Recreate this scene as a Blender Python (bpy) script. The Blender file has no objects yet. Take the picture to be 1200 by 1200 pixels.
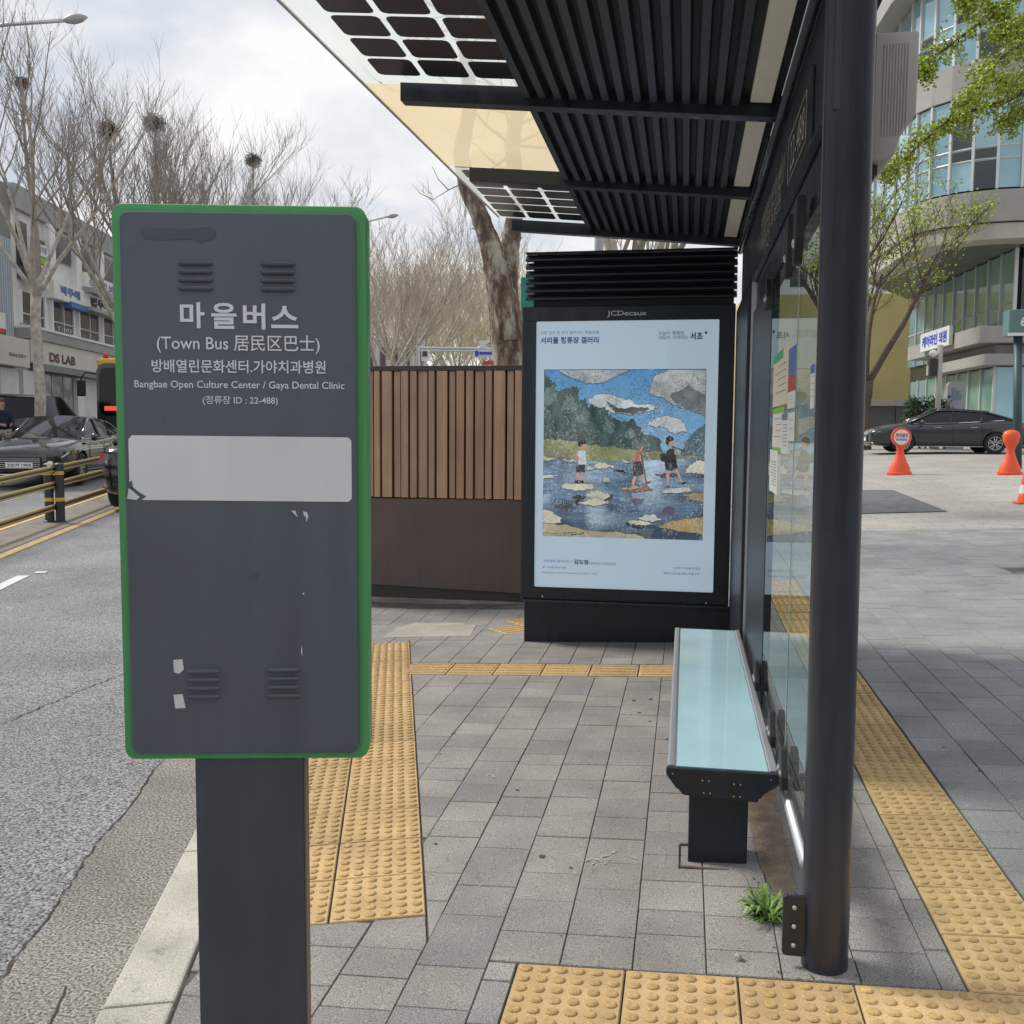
import bpy, bmesh, math, random
import numpy as np
from mathutils import Matrix, Vector
R = math.radians
random.seed(7); rng = np.random.default_rng(7)
SC = bpy.context.scene; COL = SC.collection

# ------------------------------------------------------------------ camera
EYE = Vector((0, 0, 1.46)); FPX = 1150.0
def cam_axes(yaw, pitch, roll):
    y, p, r = R(yaw), R(pitch), R(roll)
    f = Vector((-math.sin(y)*math.cos(p), math.cos(y)*math.cos(p), -math.sin(p)))
    rt = Vector((math.cos(y), math.sin(y), 0)); up = rt.cross(f)
    return f, rt*math.cos(r)+up*math.sin(r), -rt*math.sin(r)+up*math.cos(r)
FW, RT, UP = cam_axes(10.0, 4.65, 0.39)
cd = bpy.data.cameras.new('camera'); cam = bpy.data.objects.new('camera', cd); COL.objects.link(cam)
cd.sensor_fit = 'HORIZONTAL'; cd.sensor_width = 36; cd.lens = 36*FPX/1200; cd.clip_start = .05; cd.clip_end = 3000
m3 = Matrix((RT, UP, -FW)).transposed(); cam.matrix_world = Matrix.Translation(EYE) @ m3.to_4x4()
SC.camera = cam

# ------------------------------------------------------------------ world, sun, exposure
SUN_AZ, SUN_EL = R(-72), R(46)            # azimuth from +Y towards +X
w = bpy.data.worlds.new('World'); SC.world = w; w.use_nodes = True
nt = w.node_tree; nt.nodes.clear(); N = nt.nodes.new; L = nt.links.new
out = N('ShaderNodeOutputWorld'); bg = N('ShaderNodeBackground'); bg.inputs[1].default_value = .1
sky = N('ShaderNodeTexSky'); sky.sky_type = 'NISHITA'; sky.sun_disc = False
sky.sun_elevation = SUN_EL; sky.sun_rotation = SUN_AZ; sky.dust_density = 3
tc = N('ShaderNodeTexCoord'); sep = N('ShaderNodeSeparateXYZ'); L(tc.outputs['Generated'], sep.inputs[0])
mx = N('ShaderNodeMath'); mx.operation = 'MAXIMUM'; mx.inputs[1].default_value = .0; L(sep.outputs[2], mx.inputs[0])
ad = N('ShaderNodeMath'); ad.inputs[1].default_value = .22; L(mx.outputs[0], ad.inputs[0])
dx = N('ShaderNodeMath'); dx.operation = 'DIVIDE'; L(sep.outputs[0], dx.inputs[0]); L(ad.outputs[0], dx.inputs[1])
dy = N('ShaderNodeMath'); dy.operation = 'DIVIDE'; L(sep.outputs[1], dy.inputs[0]); L(ad.outputs[0], dy.inputs[1])
cb = N('ShaderNodeCombineXYZ'); L(dx.outputs[0], cb.inputs[0]); L(dy.outputs[0], cb.inputs[1])
n1 = N('ShaderNodeTexNoise'); n1.inputs['Scale'].default_value = 1.5; n1.inputs['Detail'].default_value = 7; n1.inputs['Roughness'].default_value = .52
n1.inputs['Distortion'].default_value = .35; L(cb.outputs[0], n1.inputs['Vector'])
cr = N('ShaderNodeValToRGB'); e = cr.color_ramp.elements
e[0].position = .36; e[0].color = (3.9, 4.4, 5.4, 1); e[1].position = .60; e[1].color = (7.7, 7.65, 7.6, 1)
e2 = cr.color_ramp.elements.new(.47); e2.color = (5.4, 5.8, 6.4, 1)
L(n1.outputs['Fac'], cr.inputs[0])
n2 = N('ShaderNodeTexNoise'); n2.inputs['Scale'].default_value = .55; n2.inputs['Detail'].default_value = 3; L(cb.outputs[0], n2.inputs['Vector'])
cov = N('ShaderNodeMapRange'); cov.inputs[1].default_value = .30; cov.inputs[2].default_value = .42; cov.inputs[3].default_value = .86; cov.inputs[4].default_value = 1.0
L(n2.outputs['Fac'], cov.inputs[0])
hz = N('ShaderNodeMapRange'); hz.inputs[1].default_value = 0; hz.inputs[2].default_value = .24; hz.inputs[3].default_value = .7; hz.inputs[4].default_value = 0
L(sep.outputs[2], hz.inputs[0])
hm = N('ShaderNodeMixRGB'); hm.inputs[2].default_value = (7.9, 7.7, 7.4, 1); L(hz.outputs[0], hm.inputs[0]); L(cr.outputs[0], hm.inputs[1])
mix = N('ShaderNodeMixRGB'); L(cov.outputs[0], mix.inputs[0]); L(sky.outputs[0], mix.inputs[1]); L(hm.outputs[0], mix.inputs[2])
L(mix.outputs[0], bg.inputs[0]); L(bg.outputs[0], out.inputs[0])
sd = bpy.data.lights.new('sun', 'SUN'); sd.energy = 2.7; sd.angle = R(15); sd.color = (1, .955, .88)
sun = bpy.data.objects.new('sun', sd); COL.objects.link(sun)
sv = Vector((math.sin(SUN_AZ)*math.cos(SUN_EL), math.cos(SUN_AZ)*math.cos(SUN_EL), math.sin(SUN_EL)))
sun.rotation_euler = sv.to_track_quat('Z', 'Y').to_euler(); sun.location = (0, 0, 30)
vs = SC.view_settings; vs.view_transform = 'Standard'; vs.look = 'None'; vs.gamma = 1; vs.exposure = .38; vs.use_curve_mapping = False
SC.cycles.max_bounces = 8; SC.cycles.transparent_max_bounces = 12

# ------------------------------------------------------------------ materials
def pm(name, col, rough=.6, metal=0., var=0., vs_=6., bump=0., bs=40., det=4, emit=None, coord='Object', coat=0, spec=.5, speck=None, streak=0, rand=0, spots=None):
    m = bpy.data.materials.new(name); m.use_nodes = True; t = m.node_tree; b = t.nodes['Principled BSDF']; N = t.nodes.new; L = t.links.new
    b.inputs['Base Color'].default_value = (*col, 1); b.inputs['Roughness'].default_value = rough; b.inputs['Metallic'].default_value = metal
    b.inputs['Coat Weight'].default_value = coat; b.inputs['Specular IOR Level'].default_value = spec
    if coord == 'World': g = N('ShaderNodeNewGeometry'); vec = g.outputs['Position']
    else: g = N('ShaderNodeTexCoord'); vec = g.outputs['Object']
    colout = None
    if var:
        n = N('ShaderNodeTexNoise'); n.inputs['Scale'].default_value = vs_; n.inputs['Detail'].default_value = det; L(vec, n.inputs['Vector'])
        r = N('ShaderNodeMapRange'); r.inputs[1].default_value = .3; r.inputs[2].default_value = .7; r.inputs[3].default_value = 1-var; r.inputs[4].default_value = 1+var
        L(n.outputs['Fac'], r.inputs[0])
        x = N('ShaderNodeVectorMath'); x.operation = 'SCALE'; x.inputs[0].default_value = col; L(r.outputs[0], x.inputs['Scale']); colout = x.outputs[0]
    if speck:   # (scale, amount, small patchy scale)
        n = N('ShaderNodeTexNoise'); n.inputs['Scale'].default_value = speck[0]; n.inputs['Detail'].default_value = 2; L(vec, n.inputs['Vector'])
        r = N('ShaderNodeMapRange'); r.inputs[1].default_value = .33; r.inputs[2].default_value = .67; r.inputs[3].default_value = 1-speck[1]; r.inputs[4].default_value = 1+speck[1]
        L(n.outputs['Fac'], r.inputs[0])
        x = N('ShaderNodeVectorMath'); x.operation = 'SCALE'
        if colout: L(colout, x.inputs[0])
        else: x.inputs[0].default_value = col
        L(r.outputs[0], x.inputs['Scale']); colout = x.outputs[0]
    def mul(fac):
        nonlocal colout
        x = N('ShaderNodeVectorMath'); x.operation = 'SCALE'
        if colout: L(colout, x.inputs[0])
        else: x.inputs[0].default_value = col
        L(fac, x.inputs['Scale']); colout = x.outputs[0]
    if streak:
        mp = N('ShaderNodeMapping'); mp.inputs['Scale'].default_value = (14, 14, .9); L(vec, mp.inputs[0]); n = N('ShaderNodeTexNoise'); n.inputs['Scale'].default_value = 1; n.inputs['Detail'].default_value = 6; n.inputs['Roughness'].default_value = .65; L(mp.outputs[0], n.inputs['Vector'])
        r = N('ShaderNodeMapRange'); r.inputs[1].default_value = .35; r.inputs[2].default_value = .7; r.inputs[3].default_value = 1-streak; r.inputs[4].default_value = 1+streak; L(n.outputs['Fac'], r.inputs[0]); mul(r.outputs[0])
        rr_ = N('ShaderNodeMapRange'); rr_.inputs[1].default_value = .35; rr_.inputs[2].default_value = .7; rr_.inputs[3].default_value = max(rough-.12, .03); rr_.inputs[4].default_value = rough+.14; L(n.outputs['Fac'], rr_.inputs[0]); L(rr_.outputs[0], b.inputs['Roughness'])
    if rand:
        oi = N('ShaderNodeObjectInfo'); r = N('ShaderNodeMapRange'); r.inputs[3].default_value = 1-rand; r.inputs[4].default_value = 1+rand; L(oi.outputs['Random'], r.inputs[0]); mul(r.outputs[0])
    if spots:
        n = N('ShaderNodeTexNoise'); n.inputs['Scale'].default_value = spots[0]; n.inputs['Detail'].default_value = 5; n.inputs['Roughness'].default_value = .7; L(vec, n.inputs['Vector'])
        r = N('ShaderNodeMapRange'); r.inputs[1].default_value = spots[1]; r.inputs[2].default_value = spots[1]+.07; r.inputs[3].default_value = 1; r.inputs[4].default_value = spots[2]; L(n.outputs['Fac'], r.inputs[0]); mul(r.outputs[0])
    if colout: L(colout, b.inputs['Base Color'])
    if bump:
        n = N('ShaderNodeTexNoise'); n.inputs['Scale'].default_value = bs; n.inputs['Detail'].default_value = 3; L(vec, n.inputs['Vector'])
        bb = N('ShaderNodeBump'); bb.inputs['Strength'].default_value = bump; bb.inputs['Distance'].default_value = .004; L(n.outputs['Fac'], bb.inputs['Height']); L(bb.outputs[0], b.inputs['Normal'])
    if emit: b.inputs['Emission Color'].default_value = (*col, 1); b.inputs['Emission Strength'].default_value = emit
    return m
def glass_mat(name, tint, alpha_mix, rough=.02, translucent=None, ior=1.45):
    m = bpy.data.materials.new(name); m.use_nodes = True; t = m.node_tree; t.nodes.clear(); N = t.nodes.new; L = t.links.new
    o = N('ShaderNodeOutputMaterial'); tr = N('ShaderNodeBsdfTransparent'); tr.inputs[0].default_value = (*tint, 1)
    gl = N('ShaderNodeBsdfGlossy'); gl.inputs['Roughness'].default_value = rough
    fr = N('ShaderNodeFresnel'); fr.inputs[0].default_value = ior
    base = tr.outputs[0]
    if translucent:
        tl = N('ShaderNodeBsdfTranslucent'); tl.inputs[0].default_value = (*translucent, 1)
        df = N('ShaderNodeBsdfDiffuse'); df.inputs[0].default_value = (*translucent, 1)
        ms = N('ShaderNodeMixShader'); ms.inputs[0].default_value = .1; L(tl.outputs[0], ms.inputs[1]); L(df.outputs[0], ms.inputs[2])
        m2 = N('ShaderNodeMixShader'); m2.inputs[0].default_value = alpha_mix; L(tr.outputs[0], m2.inputs[1]); L(ms.outputs[0], m2.inputs[2]); base = m2.outputs[0]
    gm = N('ShaderNodeNewGeometry'); iv = N('ShaderNodeMath'); iv.operation = 'SUBTRACT'; iv.inputs[0].default_value = 1; L(gm.outputs['Backfacing'], iv.inputs[1]); mf = N('ShaderNodeMath'); mf.operation = 'MULTIPLY'; L(fr.outputs[0], mf.inputs[0]); L(iv.outputs[0], mf.inputs[1])
    m1 = N('ShaderNodeMixShader'); L(mf.outputs[0], m1.inputs[0]); L(base, m1.inputs[1]); L(gl.outputs[0], m1.inputs[2]); L(m1.outputs[0], o.inputs[0])
    return m
M = {}
M['dark'] = pm('charcoal powder coat', (.020, .025, .036), .42, .0, .12, 3, .15, 400)
M['dark2'] = pm('blue black steel', (.017, .022, .033), .38, .25, .15, 2, streak=.2, spots=(35, .68, 1.8))
M['black'] = pm('black rubber', (.012, .012, .013), .6)
M['polemat'] = pm('pole paint', (.033, .040, .054), .34, .3, .2, 4, .1, 200, coat=.15, streak=.22, spots=(30, .66, 1.7))
M['slatm'] = pm('ceiling slat', (.042, .050, .062), .5, .1, .15, 5)
M['green'] = pm('sign green', (.06, .29, .09), .4, 0, .08, 3, streak=.12, spots=(40, .66, .55))
M['panelgrey'] = pm('sign grey', (.078, .089, .112), .46, 0, .10, 2.2, .14, 500, det=8, streak=.09, spots=(55, .69, 1.25))
M['postgrey'] = pm('post grey', (.046, .054, .070), .5, 0, .12, 3, .1, 400, streak=.14, spots=(45, .67, 1.4))
M['letter'] = pm('lettering grey', (.66, .68, .72), .6)
M['sticker'] = pm('pale sticker', (.66, .665, .69), .5, 0, .05, 5, det=7, streak=.03, spots=(30, .70, .86))
M['smear'] = pm('smear', (.066, .076, .098), .5, 0, .1, 20)
M['tape'] = pm('tape', (.6, .6, .6), .6, 0, .08, 90)
M['bronze'] = pm('bronze edge', (.18, .12, .09), .5)
M['alu'] = pm('aluminium', (.55, .56, .58), .38, .8)
M['steel'] = pm('steel', (.6, .6, .6), .3, .9)
M['white'] = pm('white paint', (.75, .75, .74), .6, 0, .05, 4)
M['offwhite'] = pm('cream light panel', (.86, .84, .74), .5, 0, .05, 3)
M['cell'] = pm('solar cell', (.018, .020, .024), .3, .1)
M['cellline'] = pm('cell busbar', (.3, .3, .3), .4, .5)
M['seat'] = pm('seat glass', (.35, .53, .58), .24, 0, .07, 3, det=7, coat=.4, streak=.0, spots=(24, .66, 1.12))
M['posterwhite'] = pm('poster paper', (.47, .57, .66), .5, emit=.46)
M['ink'] = pm('ink black', (.03, .03, .035), .6); M['inkblue'] = pm('ink blue', (.02, .08, .50), .6); M['inkgrey'] = pm('ink grey', (.18, .22, .3), .6)
M['paper'] = pm('paper', (.72, .72, .7), .7); M['cream'] = pm('cream paper', (.68, .62, .48), .7); M['lime'] = pm('lime print', (.25, .5, .08), .7)
M['greenprint'] = pm('green print', (.06, .4, .16), .7); M['red'] = pm('red print', (.5, .05, .04), .6); M['bluep'] = pm('blue print', (.08, .16, .4), .6)
M['wood'] = pm('timber slat', (.42, .265, .175), .62, 0, .10, 3, .25, 60, streak=.22, rand=.12)
M['brown'] = pm('brown metal panel', (.108, .075, .064), .5, 0, .12, 2, streak=.14, spots=(20, .66, 1.3))
M['brown2'] = pm('brown cap', (.05, .038, .036), .5)
M['concrete'] = pm('concrete', (.24, .22, .2), .9, 0, .3, 5, .4, 60)
M['yellowtile'] = pm('tactile tile', (.47, .322, .158), .8, 0, .18, 5, .35, 300, det=8, coord='World', speck=(220, .16), rand=.13, spots=(22, .64, .62))
M['yellowdome'] = pm('tactile dome', (.43, .285, .118), .75, 0, .22, 40, .2, 300, coord='World', speck=(260, .1), rand=.13, spots=(28, .60, .66))
PV = [pm('paver %d' % i, c, .85, 0, .17, 3.2, .55, 330, det=7, coord='World', speck=(300, .55), rand=.07, spots=(9, .66, .74)) for i, c in enumerate([(.252, .234, .219), (.233, .219, .209), (.267, .248, .230), (.220, .211, .206)])]
PVR = [pm('cool skylit paver %d' % i, c, .85, 0, .17, 2.6, .5, 330, det=7, coord='World', speck=(300, .5), rand=.08, spots=(8, .66, .76)) for i, c in enumerate([(.248, .25, .25), (.232, .236, .24), (.262, .26, .255), (.242, .245, .248)])]  # right-hand copies: cool tint is partly paver tone, partly skylit shade in the colour
M['joint'] = pm('joint sand', (.10, .088, .075), .95, 0, .35, 12, .3, 200, coord='World')
M['granite'] = pm('kerb granite', (.42, .395, .345), .85, 0, .2, 4, .5, 250, det=8, coord='World', speck=(260, .3), rand=.1, spots=(12, .60, .72))
M['asphalt'] = pm('asphalt', (.205, .203, .208), .88, 0, .2, .9, 1., 120, det=9, coord='World', speck=(95, .85), spots=(2.2, .62, .82))
M['gutter'] = pm('old asphalt', (.215, .200, .182), .9, 0, .2, 2.5, .6, 150, det=9, coord='World', speck=(105, .75), spots=(5, .62, .8))
M['crack'] = pm('crack', (.05, .045, .04), .95)
M['roadwhite'] = pm('road white', (.6, .6, .6), .8, 0, .15, 30, coord='World'); M['roadyellow'] = pm('road yellow', (.6, .42, .18), .8, 0, .2, 10, coord='World')
M['patch'] = pm('asphalt patch', (.12, .12, .13), .9, 0, .2, 4, .8, 80, coord='World', speck=(60, .3))
M['bark'] = pm('plane bark', (.40, .365, .31), .9, 0, .35, 7, .8, 30)
M['twig'] = pm('plane twig', (.275, .245, .215), .9, 0, .25, 2)
M['bark2'] = pm('dark bark', (.10, .075, .06), .9, 0, .3, 9, .8, 40)
M['nest'] = pm('nest sticks', (.095, .068, .056), .95)
M['leafy'] = pm('spring leaf', (.30, .38, .04), .6, 0, .3, 3); M['leafd'] = pm('shrub leaf', (.045, .085, .03), .6, 0, .35, 5)
M['weed'] = pm('weed leaf', (.12, .215, .035), .55, 0, .45, 22)
M['orange'] = pm('orange plastic', (.80, .10, .03), .45, 0, .08, 5)
M['carblack'] = pm('black car paint', (.012, .013, .016), .18, .3, coat=1); M['cargrey'] = pm('dark grey car paint', (.022, .026, .032), .28, .2, coat=.8)
M['carbrown'] = pm('dark bronze car paint', (.014, .012, .011), .14, 0, coat=1); M['carsilver'] = pm('silver car paint', (.4, .41, .42), .3, .5, coat=1)
M['carglass'] = pm('car glass', (.006, .008, .010), .08, 0, spec=.35); M['tyre'] = pm('tyre', (.02, .02, .02), .8)
M['rim'] = pm('wheel rim', (.5, .5, .52), .3, .8); M['chrome'] = pm('chrome', (.75, .75, .77), .15, 1); M['tail'] = pm('tail lamp', (.35, .015, .02), .25, coat=1)
M['headlamp'] = pm('head lamp', (.55, .58, .6), .12, .2, coat=1)

# ------------------------------------------------------------------ helpers
ORG = {}
class MB:
    def __init__(s): s.v = []; s.f = []; s.m = []
    def add(s, vs, fs, mi=0):
        o = len(s.v); s.v += [tuple(p) for p in vs]; s.f += [tuple(i+o for i in f) for f in fs]; s.m += [mi]*len(fs); return s
    def box(s, x0, x1, y0, y1, z0, z1, mi=0, mat=None):
        vs = [Vector((x, y, z)) for z in (z0, z1) for y in (y0, y1) for x in (x0, x1)]
        if mat is not None: vs = [mat @ p for p in vs]
        return s.add(vs, [(0, 2, 3, 1), (4, 5, 7, 6), (0, 1, 5, 4), (2, 6, 7, 3), (0, 4, 6, 2), (1, 3, 7, 5)], mi)
    def tube(s, pts, rad, n=8, mi=0, cap=True):
        pts = [Vector(p) for p in pts]
        if not hasattr(rad, '__len__'): rad = [rad]*len(pts)
        vs = []; fs = []; ref = None
        for i, p in enumerate(pts):
            t = (pts[min(i+1, len(pts)-1)]-pts[max(i-1, 0)]).normalized()
            if ref is None: ref = Vector((0, 0, 1)) if abs(t.z) < .9 else Vector((1, 0, 0))
            a = t.cross(ref).normalized(); b = a.cross(t).normalized(); ref = b
            for k in range(n):
                an = 2*math.pi*k/n; vs.append(p+(a*math.cos(an)+b*math.sin(an))*rad[i])
        for i in range(len(pts)-1):
            for k in range(n):
                k2 = (k+1) % n; fs.append((i*n+k, i*n+k2, (i+1)*n+k2, (i+1)*n+k))
        if cap: fs.append(tuple(range(n))[::-1]); fs.append(tuple((len(pts)-1)*n+k for k in range(n)))
        return s.add(vs, fs, mi)
    def prism(s, poly, h, mat=None, mi=0):      # polygon in XY extruded along Z from 0 to h
        n = len(poly); vs = [Vector((x, y, 0)) for x, y in poly]+[Vector((x, y, h)) for x, y in poly]
        if mat is not None: vs = [mat @ p for p in vs]
        return s.add(vs, [tuple(range(n))[::-1], tuple(range(n, 2*n))]+[(i, (i+1) % n, n+(i+1) % n, n+i) for i in range(n)], mi)
    def lathe(s, prof, n=16, mat=None, mi=0):
        vs = []; fs = []
        for r, z in prof:
            for k in range(n): vs.append(Vector((r*math.cos(2*math.pi*k/n), r*math.sin(2*math.pi*k/n), z)))
        if mat is not None: vs = [mat @ p for p in vs]
        for i in range(len(prof)-1):
            for k in range(n): k2 = (k+1) % n; fs.append((i*n+k, i*n+k2, (i+1)*n+k2, (i+1)*n+k))
        fs.append(tuple(range(n))[::-1]); fs.append(tuple((len(prof)-1)*n+k for k in range(n)))
        return s.add(vs, fs, mi)
    def quad(s, a, b, c, d, mi=0): return s.add([a, b, c, d], [(0, 1, 2, 3)], mi)
    def mesh(s, name, mats, smooth=False, origin=(0, 0, 0)):
        me = bpy.data.meshes.new(name); o = Vector(origin)
        me.from_pydata([(p[0]-o.x, p[1]-o.y, p[2]-o.z) for p in s.v], [], s.f)
        for m in (mats if isinstance(mats, (list, tuple)) else [mats]): me.materials.append(M[m] if isinstance(m, str) else m)
        me.polygons.foreach_set('material_index', s.m)
        if smooth: me.polygons.foreach_set('use_smooth', [True]*len(s.f))
        me.update(); return me
    def build(s, name, mats, parent=None, smooth=False, bevel=0, world=True, edge=None):
        org = ORG.get(parent.name, Vector((0, 0, 0))) if (parent is not None and world) else Vector((0, 0, 0))
        me = s.mesh(name, mats, smooth, org)
        if bevel:
            bm = bmesh.new(); bm.from_mesh(me); bmesh.ops.remove_doubles(bm, verts=bm.verts, dist=1e-5)
            es = [e_ for e_ in bm.edges if len(e_.link_faces) == 2 and e_.calc_face_angle(0) > R(35)]
            bmesh.ops.bevel(bm, geom=es, offset=bevel, segments=2, affect='EDGES', profile=.5, clamp_overlap=True)
            bm.to_mesh(me); bm.free()
            if smooth: me.polygons.foreach_set('use_smooth', [True]*len(me.polygons))
        o = bpy.data.objects.new(name, me); COL.objects.link(o)
        if parent is not None: o.parent = parent; ORG[o.name] = org
        if smooth and edge is not None: me.set_sharp_from_angle(angle=R(edge))
        return o
def tag(o, label=None, cat=None, group=None, kind=None):
    if label: o['label'] = label
    if cat: o['category'] = cat
    if group: o['group'] = group
    if kind: o['kind'] = kind
    return o
def thing(name, loc, label, cat, group=None, rz=0):
    o = bpy.data.objects.new(name, None); COL.objects.link(o); o.location = loc; o.rotation_euler = (0, 0, rz); o.empty_display_size = .2
    ORG[o.name] = Vector(loc); return tag(o, label, cat, group)
def kids(o): return [c for c in bpy.data.objects if c.parent == o]
def copy_tree(o, loc=None, rz=None, label=None, scale=None):
    c = o.copy(); COL.objects.link(c)
    for ch in kids(o):
        d = ch.copy(); COL.objects.link(d); d.parent = c
        for g in kids(ch):
            e_ = g.copy(); COL.objects.link(e_); e_.parent = d
    if loc is not None: c.location = loc
    if rz is not None: c.rotation_euler = (0, 0, rz)
    if label: c['label'] = label
    if scale: c.scale = (scale,)*3
    return c
def inst(src, name, parent, mat, org=None):      # another object on the same mesh, matrix local to parent
    me = src if isinstance(src, bpy.types.Mesh) else src.data
    o = bpy.data.objects.new(name, me); COL.objects.link(o)
    if parent is not None: o.parent = parent
    o.matrix_local = mat; return o
def survey(px, py, D):                          # world point seen at that direction, D metres deep along the view
    return EYE+(FW+RT*((px-600)/FPX)-UP*((py-600)/FPX))*D
_txt = bpy.data.curves.new('scratch_text', 'FONT'); _txo = bpy.data.objects.new('scratch_text', _txt); COL.objects.link(_txo)
def text(body, mat4, w_, h_, m, parent, name='lettering', bold=0, depth=0, world=True, mesh_only=False):
    """flat lettering fitted into a w x h box centred on mat4's origin, reading along local X, facing local +Z"""
    _txt.body = body; _txt.offset = bold; _txt.extrude = 0; _txt.resolution_u = 3
    dg = bpy.context.evaluated_depsgraph_get(); dg.update()
    me = bpy.data.meshes.new_from_object(_txo.evaluated_get(dg))
    n = len(me.vertices); co = np.empty(n*3); me.vertices.foreach_get('co', co); co = co.reshape(-1, 3)
    lo = co.min(0); hi = co.max(0); c = (lo+hi)/2; sz = np.maximum(hi-lo, 1e-6)
    co = (co-c); co[:, 0] *= w_/sz[0]; co[:, 1] *= (h_/sz[1] if h_ else w_/sz[0]); co[:, 2] = 0
    org = ORG.get(parent.name, Vector((0, 0, 0))) if (parent is not None and world) else Vector((0, 0, 0))
    A = np.array(mat4); co = co @ A[:3, :3].T + A[:3, 3] - np.array(org)
    me.vertices.foreach_set('co', co.ravel()); me.materials.clear(); me.materials.append(M[m] if isinstance(m, str) else m); me.update()
    me.name = name
    if depth:
        bm = bmesh.new(); bm.from_mesh(me); r = bmesh.ops.extrude_face_region(bm, geom=bm.faces[:])
        nz = Vector(mat4.col[2][:3])*depth
        bmesh.ops.translate(bm, verts=[v for v in r['geom'] if isinstance(v, bmesh.types.BMVert)], vec=nz); bm.to_mesh(me); bm.free()
    o = bpy.data.objects.new(name, me); COL.objects.link(o)
    if parent is not None: o.parent = parent; ORG[o.name] = org
    return o
def frame(origin, xdir, ydir):                  # 4x4 with local X, Y given
    x = Vector(xdir).normalized(); y = Vector(ydir).normalized(); z = x.cross(y)
    m = Matrix((x, y, z)).transposed().to_4x4(); m.translation = Vector(origin); return m

# ------------------------------------------------------------------ ground
KD = Vector((-.287, .958)); KL = Vector((-.958, -.287)); KA = Vector((-.76, 2.837))   # road direction, direction across it, origin
def lat(x, y): return (Vector((x, y))-KA).dot(KL)
def sal(x, y): return (Vector((x, y))-KA).dot(KD)
def KP(s, l): p = KA+KD*s+KL*l; return p.x, p.y
def rise(x, y):
    t = min(max((x+2)/4, 0), 1); return min(max(y-7.5, 0), 32)*(.035*(1-t)+.02*t)
def gz(x, y): return .04*min(max(x, -2.2), 8)+rise(x, y)
def rz_(x, y): return -.175+.0365*min(max(y-7.2, 0), 32)
def sheet(name, mat, s0, s1, l0, l1, zf, off, ns, nl, parent=None, fade=None):
    mb = MB(); vs = []; fs = []
    S = [s0+(s1-s0)*(i/ns)**2 if s0 >= 0 else s0+(s1-s0)*i/ns for i in range(ns+1)]
    for s in S:
        for j in range(nl+1):
            x, y = KP(s, l0+(l1-l0)*j/nl); vs.append((x, y, zf(x, y)+off))
    for i in range(ns):
        for j in range(nl): a = i*(nl+1)+j; fs.append((a, a+nl+1, a+nl+2, a+1))
    mb.add(vs, fs); return mb.build(name, mat, parent, smooth=True)
# road: near part fine, far part coarse
mb = MB(); rows = [-12+i*1.0 for i in range(70)]+[60+i*20 for i in range(20)]; cols = [.84, 1.5, 2.5, 4, 5.25, 7, 9.9]
for k, (c0, c1, nm, mt, zf, off) in enumerate([(.84, 9.9, 'road', 'asphalt', rz_, 0), (9.9, 160, 'far_pavement', 'concrete', rz_, .12)]):
    mb = MB(); vs = []; fs = []; cc = [c0+(c1-c0)*(j/6)**(1 if k == 0 else 2) for j in range(7)]
    for s in rows:
        for l in cc: x, y = KP(s, l); vs.append((x, y, zf(x, y)+off))
    for i in range(len(rows)-1):
        for j in range(6): a = i*7+j; fs.append((a, a+7, a+8, a+1))
    if k: # kerb face
        n0 = len(vs)
        for s in rows: x, y = KP(s, c0); vs.append((x, y, zf(x, y)-.05))
        for i in range(len(rows)-1): fs.append((i*7, n0+i, n0+i+1, (i+1)*7))
    mb.add(vs, fs); o = mb.build(nm, mt); tag(o, kind='structure')
    if k == 0: road = o
# gutter strip and cracks lying on the road
def ribbon(pts, wd, zf, off, jit=0.):
    mb = MB(); vs = []; fs = []
    for i, (x, y) in enumerate(pts):
        a = Vector(pts[max(i-1, 0)]); b = Vector(pts[min(i+1, len(pts)-1)]); t = (b-a).normalized(); n_ = Vector((-t.y, t.x))
        w0 = wd*(1 if not jit else random.uniform(.35, 1.3)); c = Vector((x, y))+n_*random.uniform(-jit, jit)
        for sgn in (-1, 1): q = c+n_*sgn*w0/2; vs.append((q.x, q.y, zf(q.x, q.y)+off))
    for i in range(len(pts)-1): fs.append((2*i, 2*i+1, 2*i+3, 2*i+2))
    return mb.add(vs, fs)
def seg(a, b, n): return [(a[0]+(b[0]-a[0])*i/n, a[1]+(b[1]-a[1])*i/n) for i in range(n+1)]
g = MB(); vs = []; fs = []
S_ = [-4+i*.12 for i in range(150)]
for i, s in enumerate(S_):
    lw = 1.25+.012*math.sin(s*2.1)+.007*math.sin(s*7.3+1)+random.uniform(-.005, .005)
    for l in (.84, lw): x, y = KP(s, l); vs.append((x, y, rz_(x, y)+.004))
for i in range(len(S_)-1): fs.append((2*i, 2*i+2, 2*i+3, 2*i+1))
g.add(vs, fs); gut = g.build('gutter', 'gutter'); tag(gut, kind='structure')
def crackline(l0, s0, s1, wd=.016, jit=.01, dl=0):
    n_ = int((s1-s0)/.04); pts = [KP(s0+(s1-s0)*i/n_, l0+dl*i/n_+.012*math.sin((s0+(s1-s0)*i/n_)*2.1)+.007*math.sin((s0+(s1-s0)*i/n_)*7.3+1)) for i in range(n_+1)]
    return ribbon(pts, wd, rz_, .007, jit)
tag(crackline(1.25, -3, 1.9, .009, .006).build('crack', 'crack', gut))
crackline(1.25, 1.9, 10, .006, .006).build('crack', 'crack', gut)
crackline(1.05, -2.0, -.05, .008, .003, .0).build('crack', 'crack', gut)
ribbon([KP(-.62+random.uniform(-.008, .008), 1.25-.02*i) for i in range(20)], .008, rz_, .008, .004).build('crack', 'crack', gut)
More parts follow.
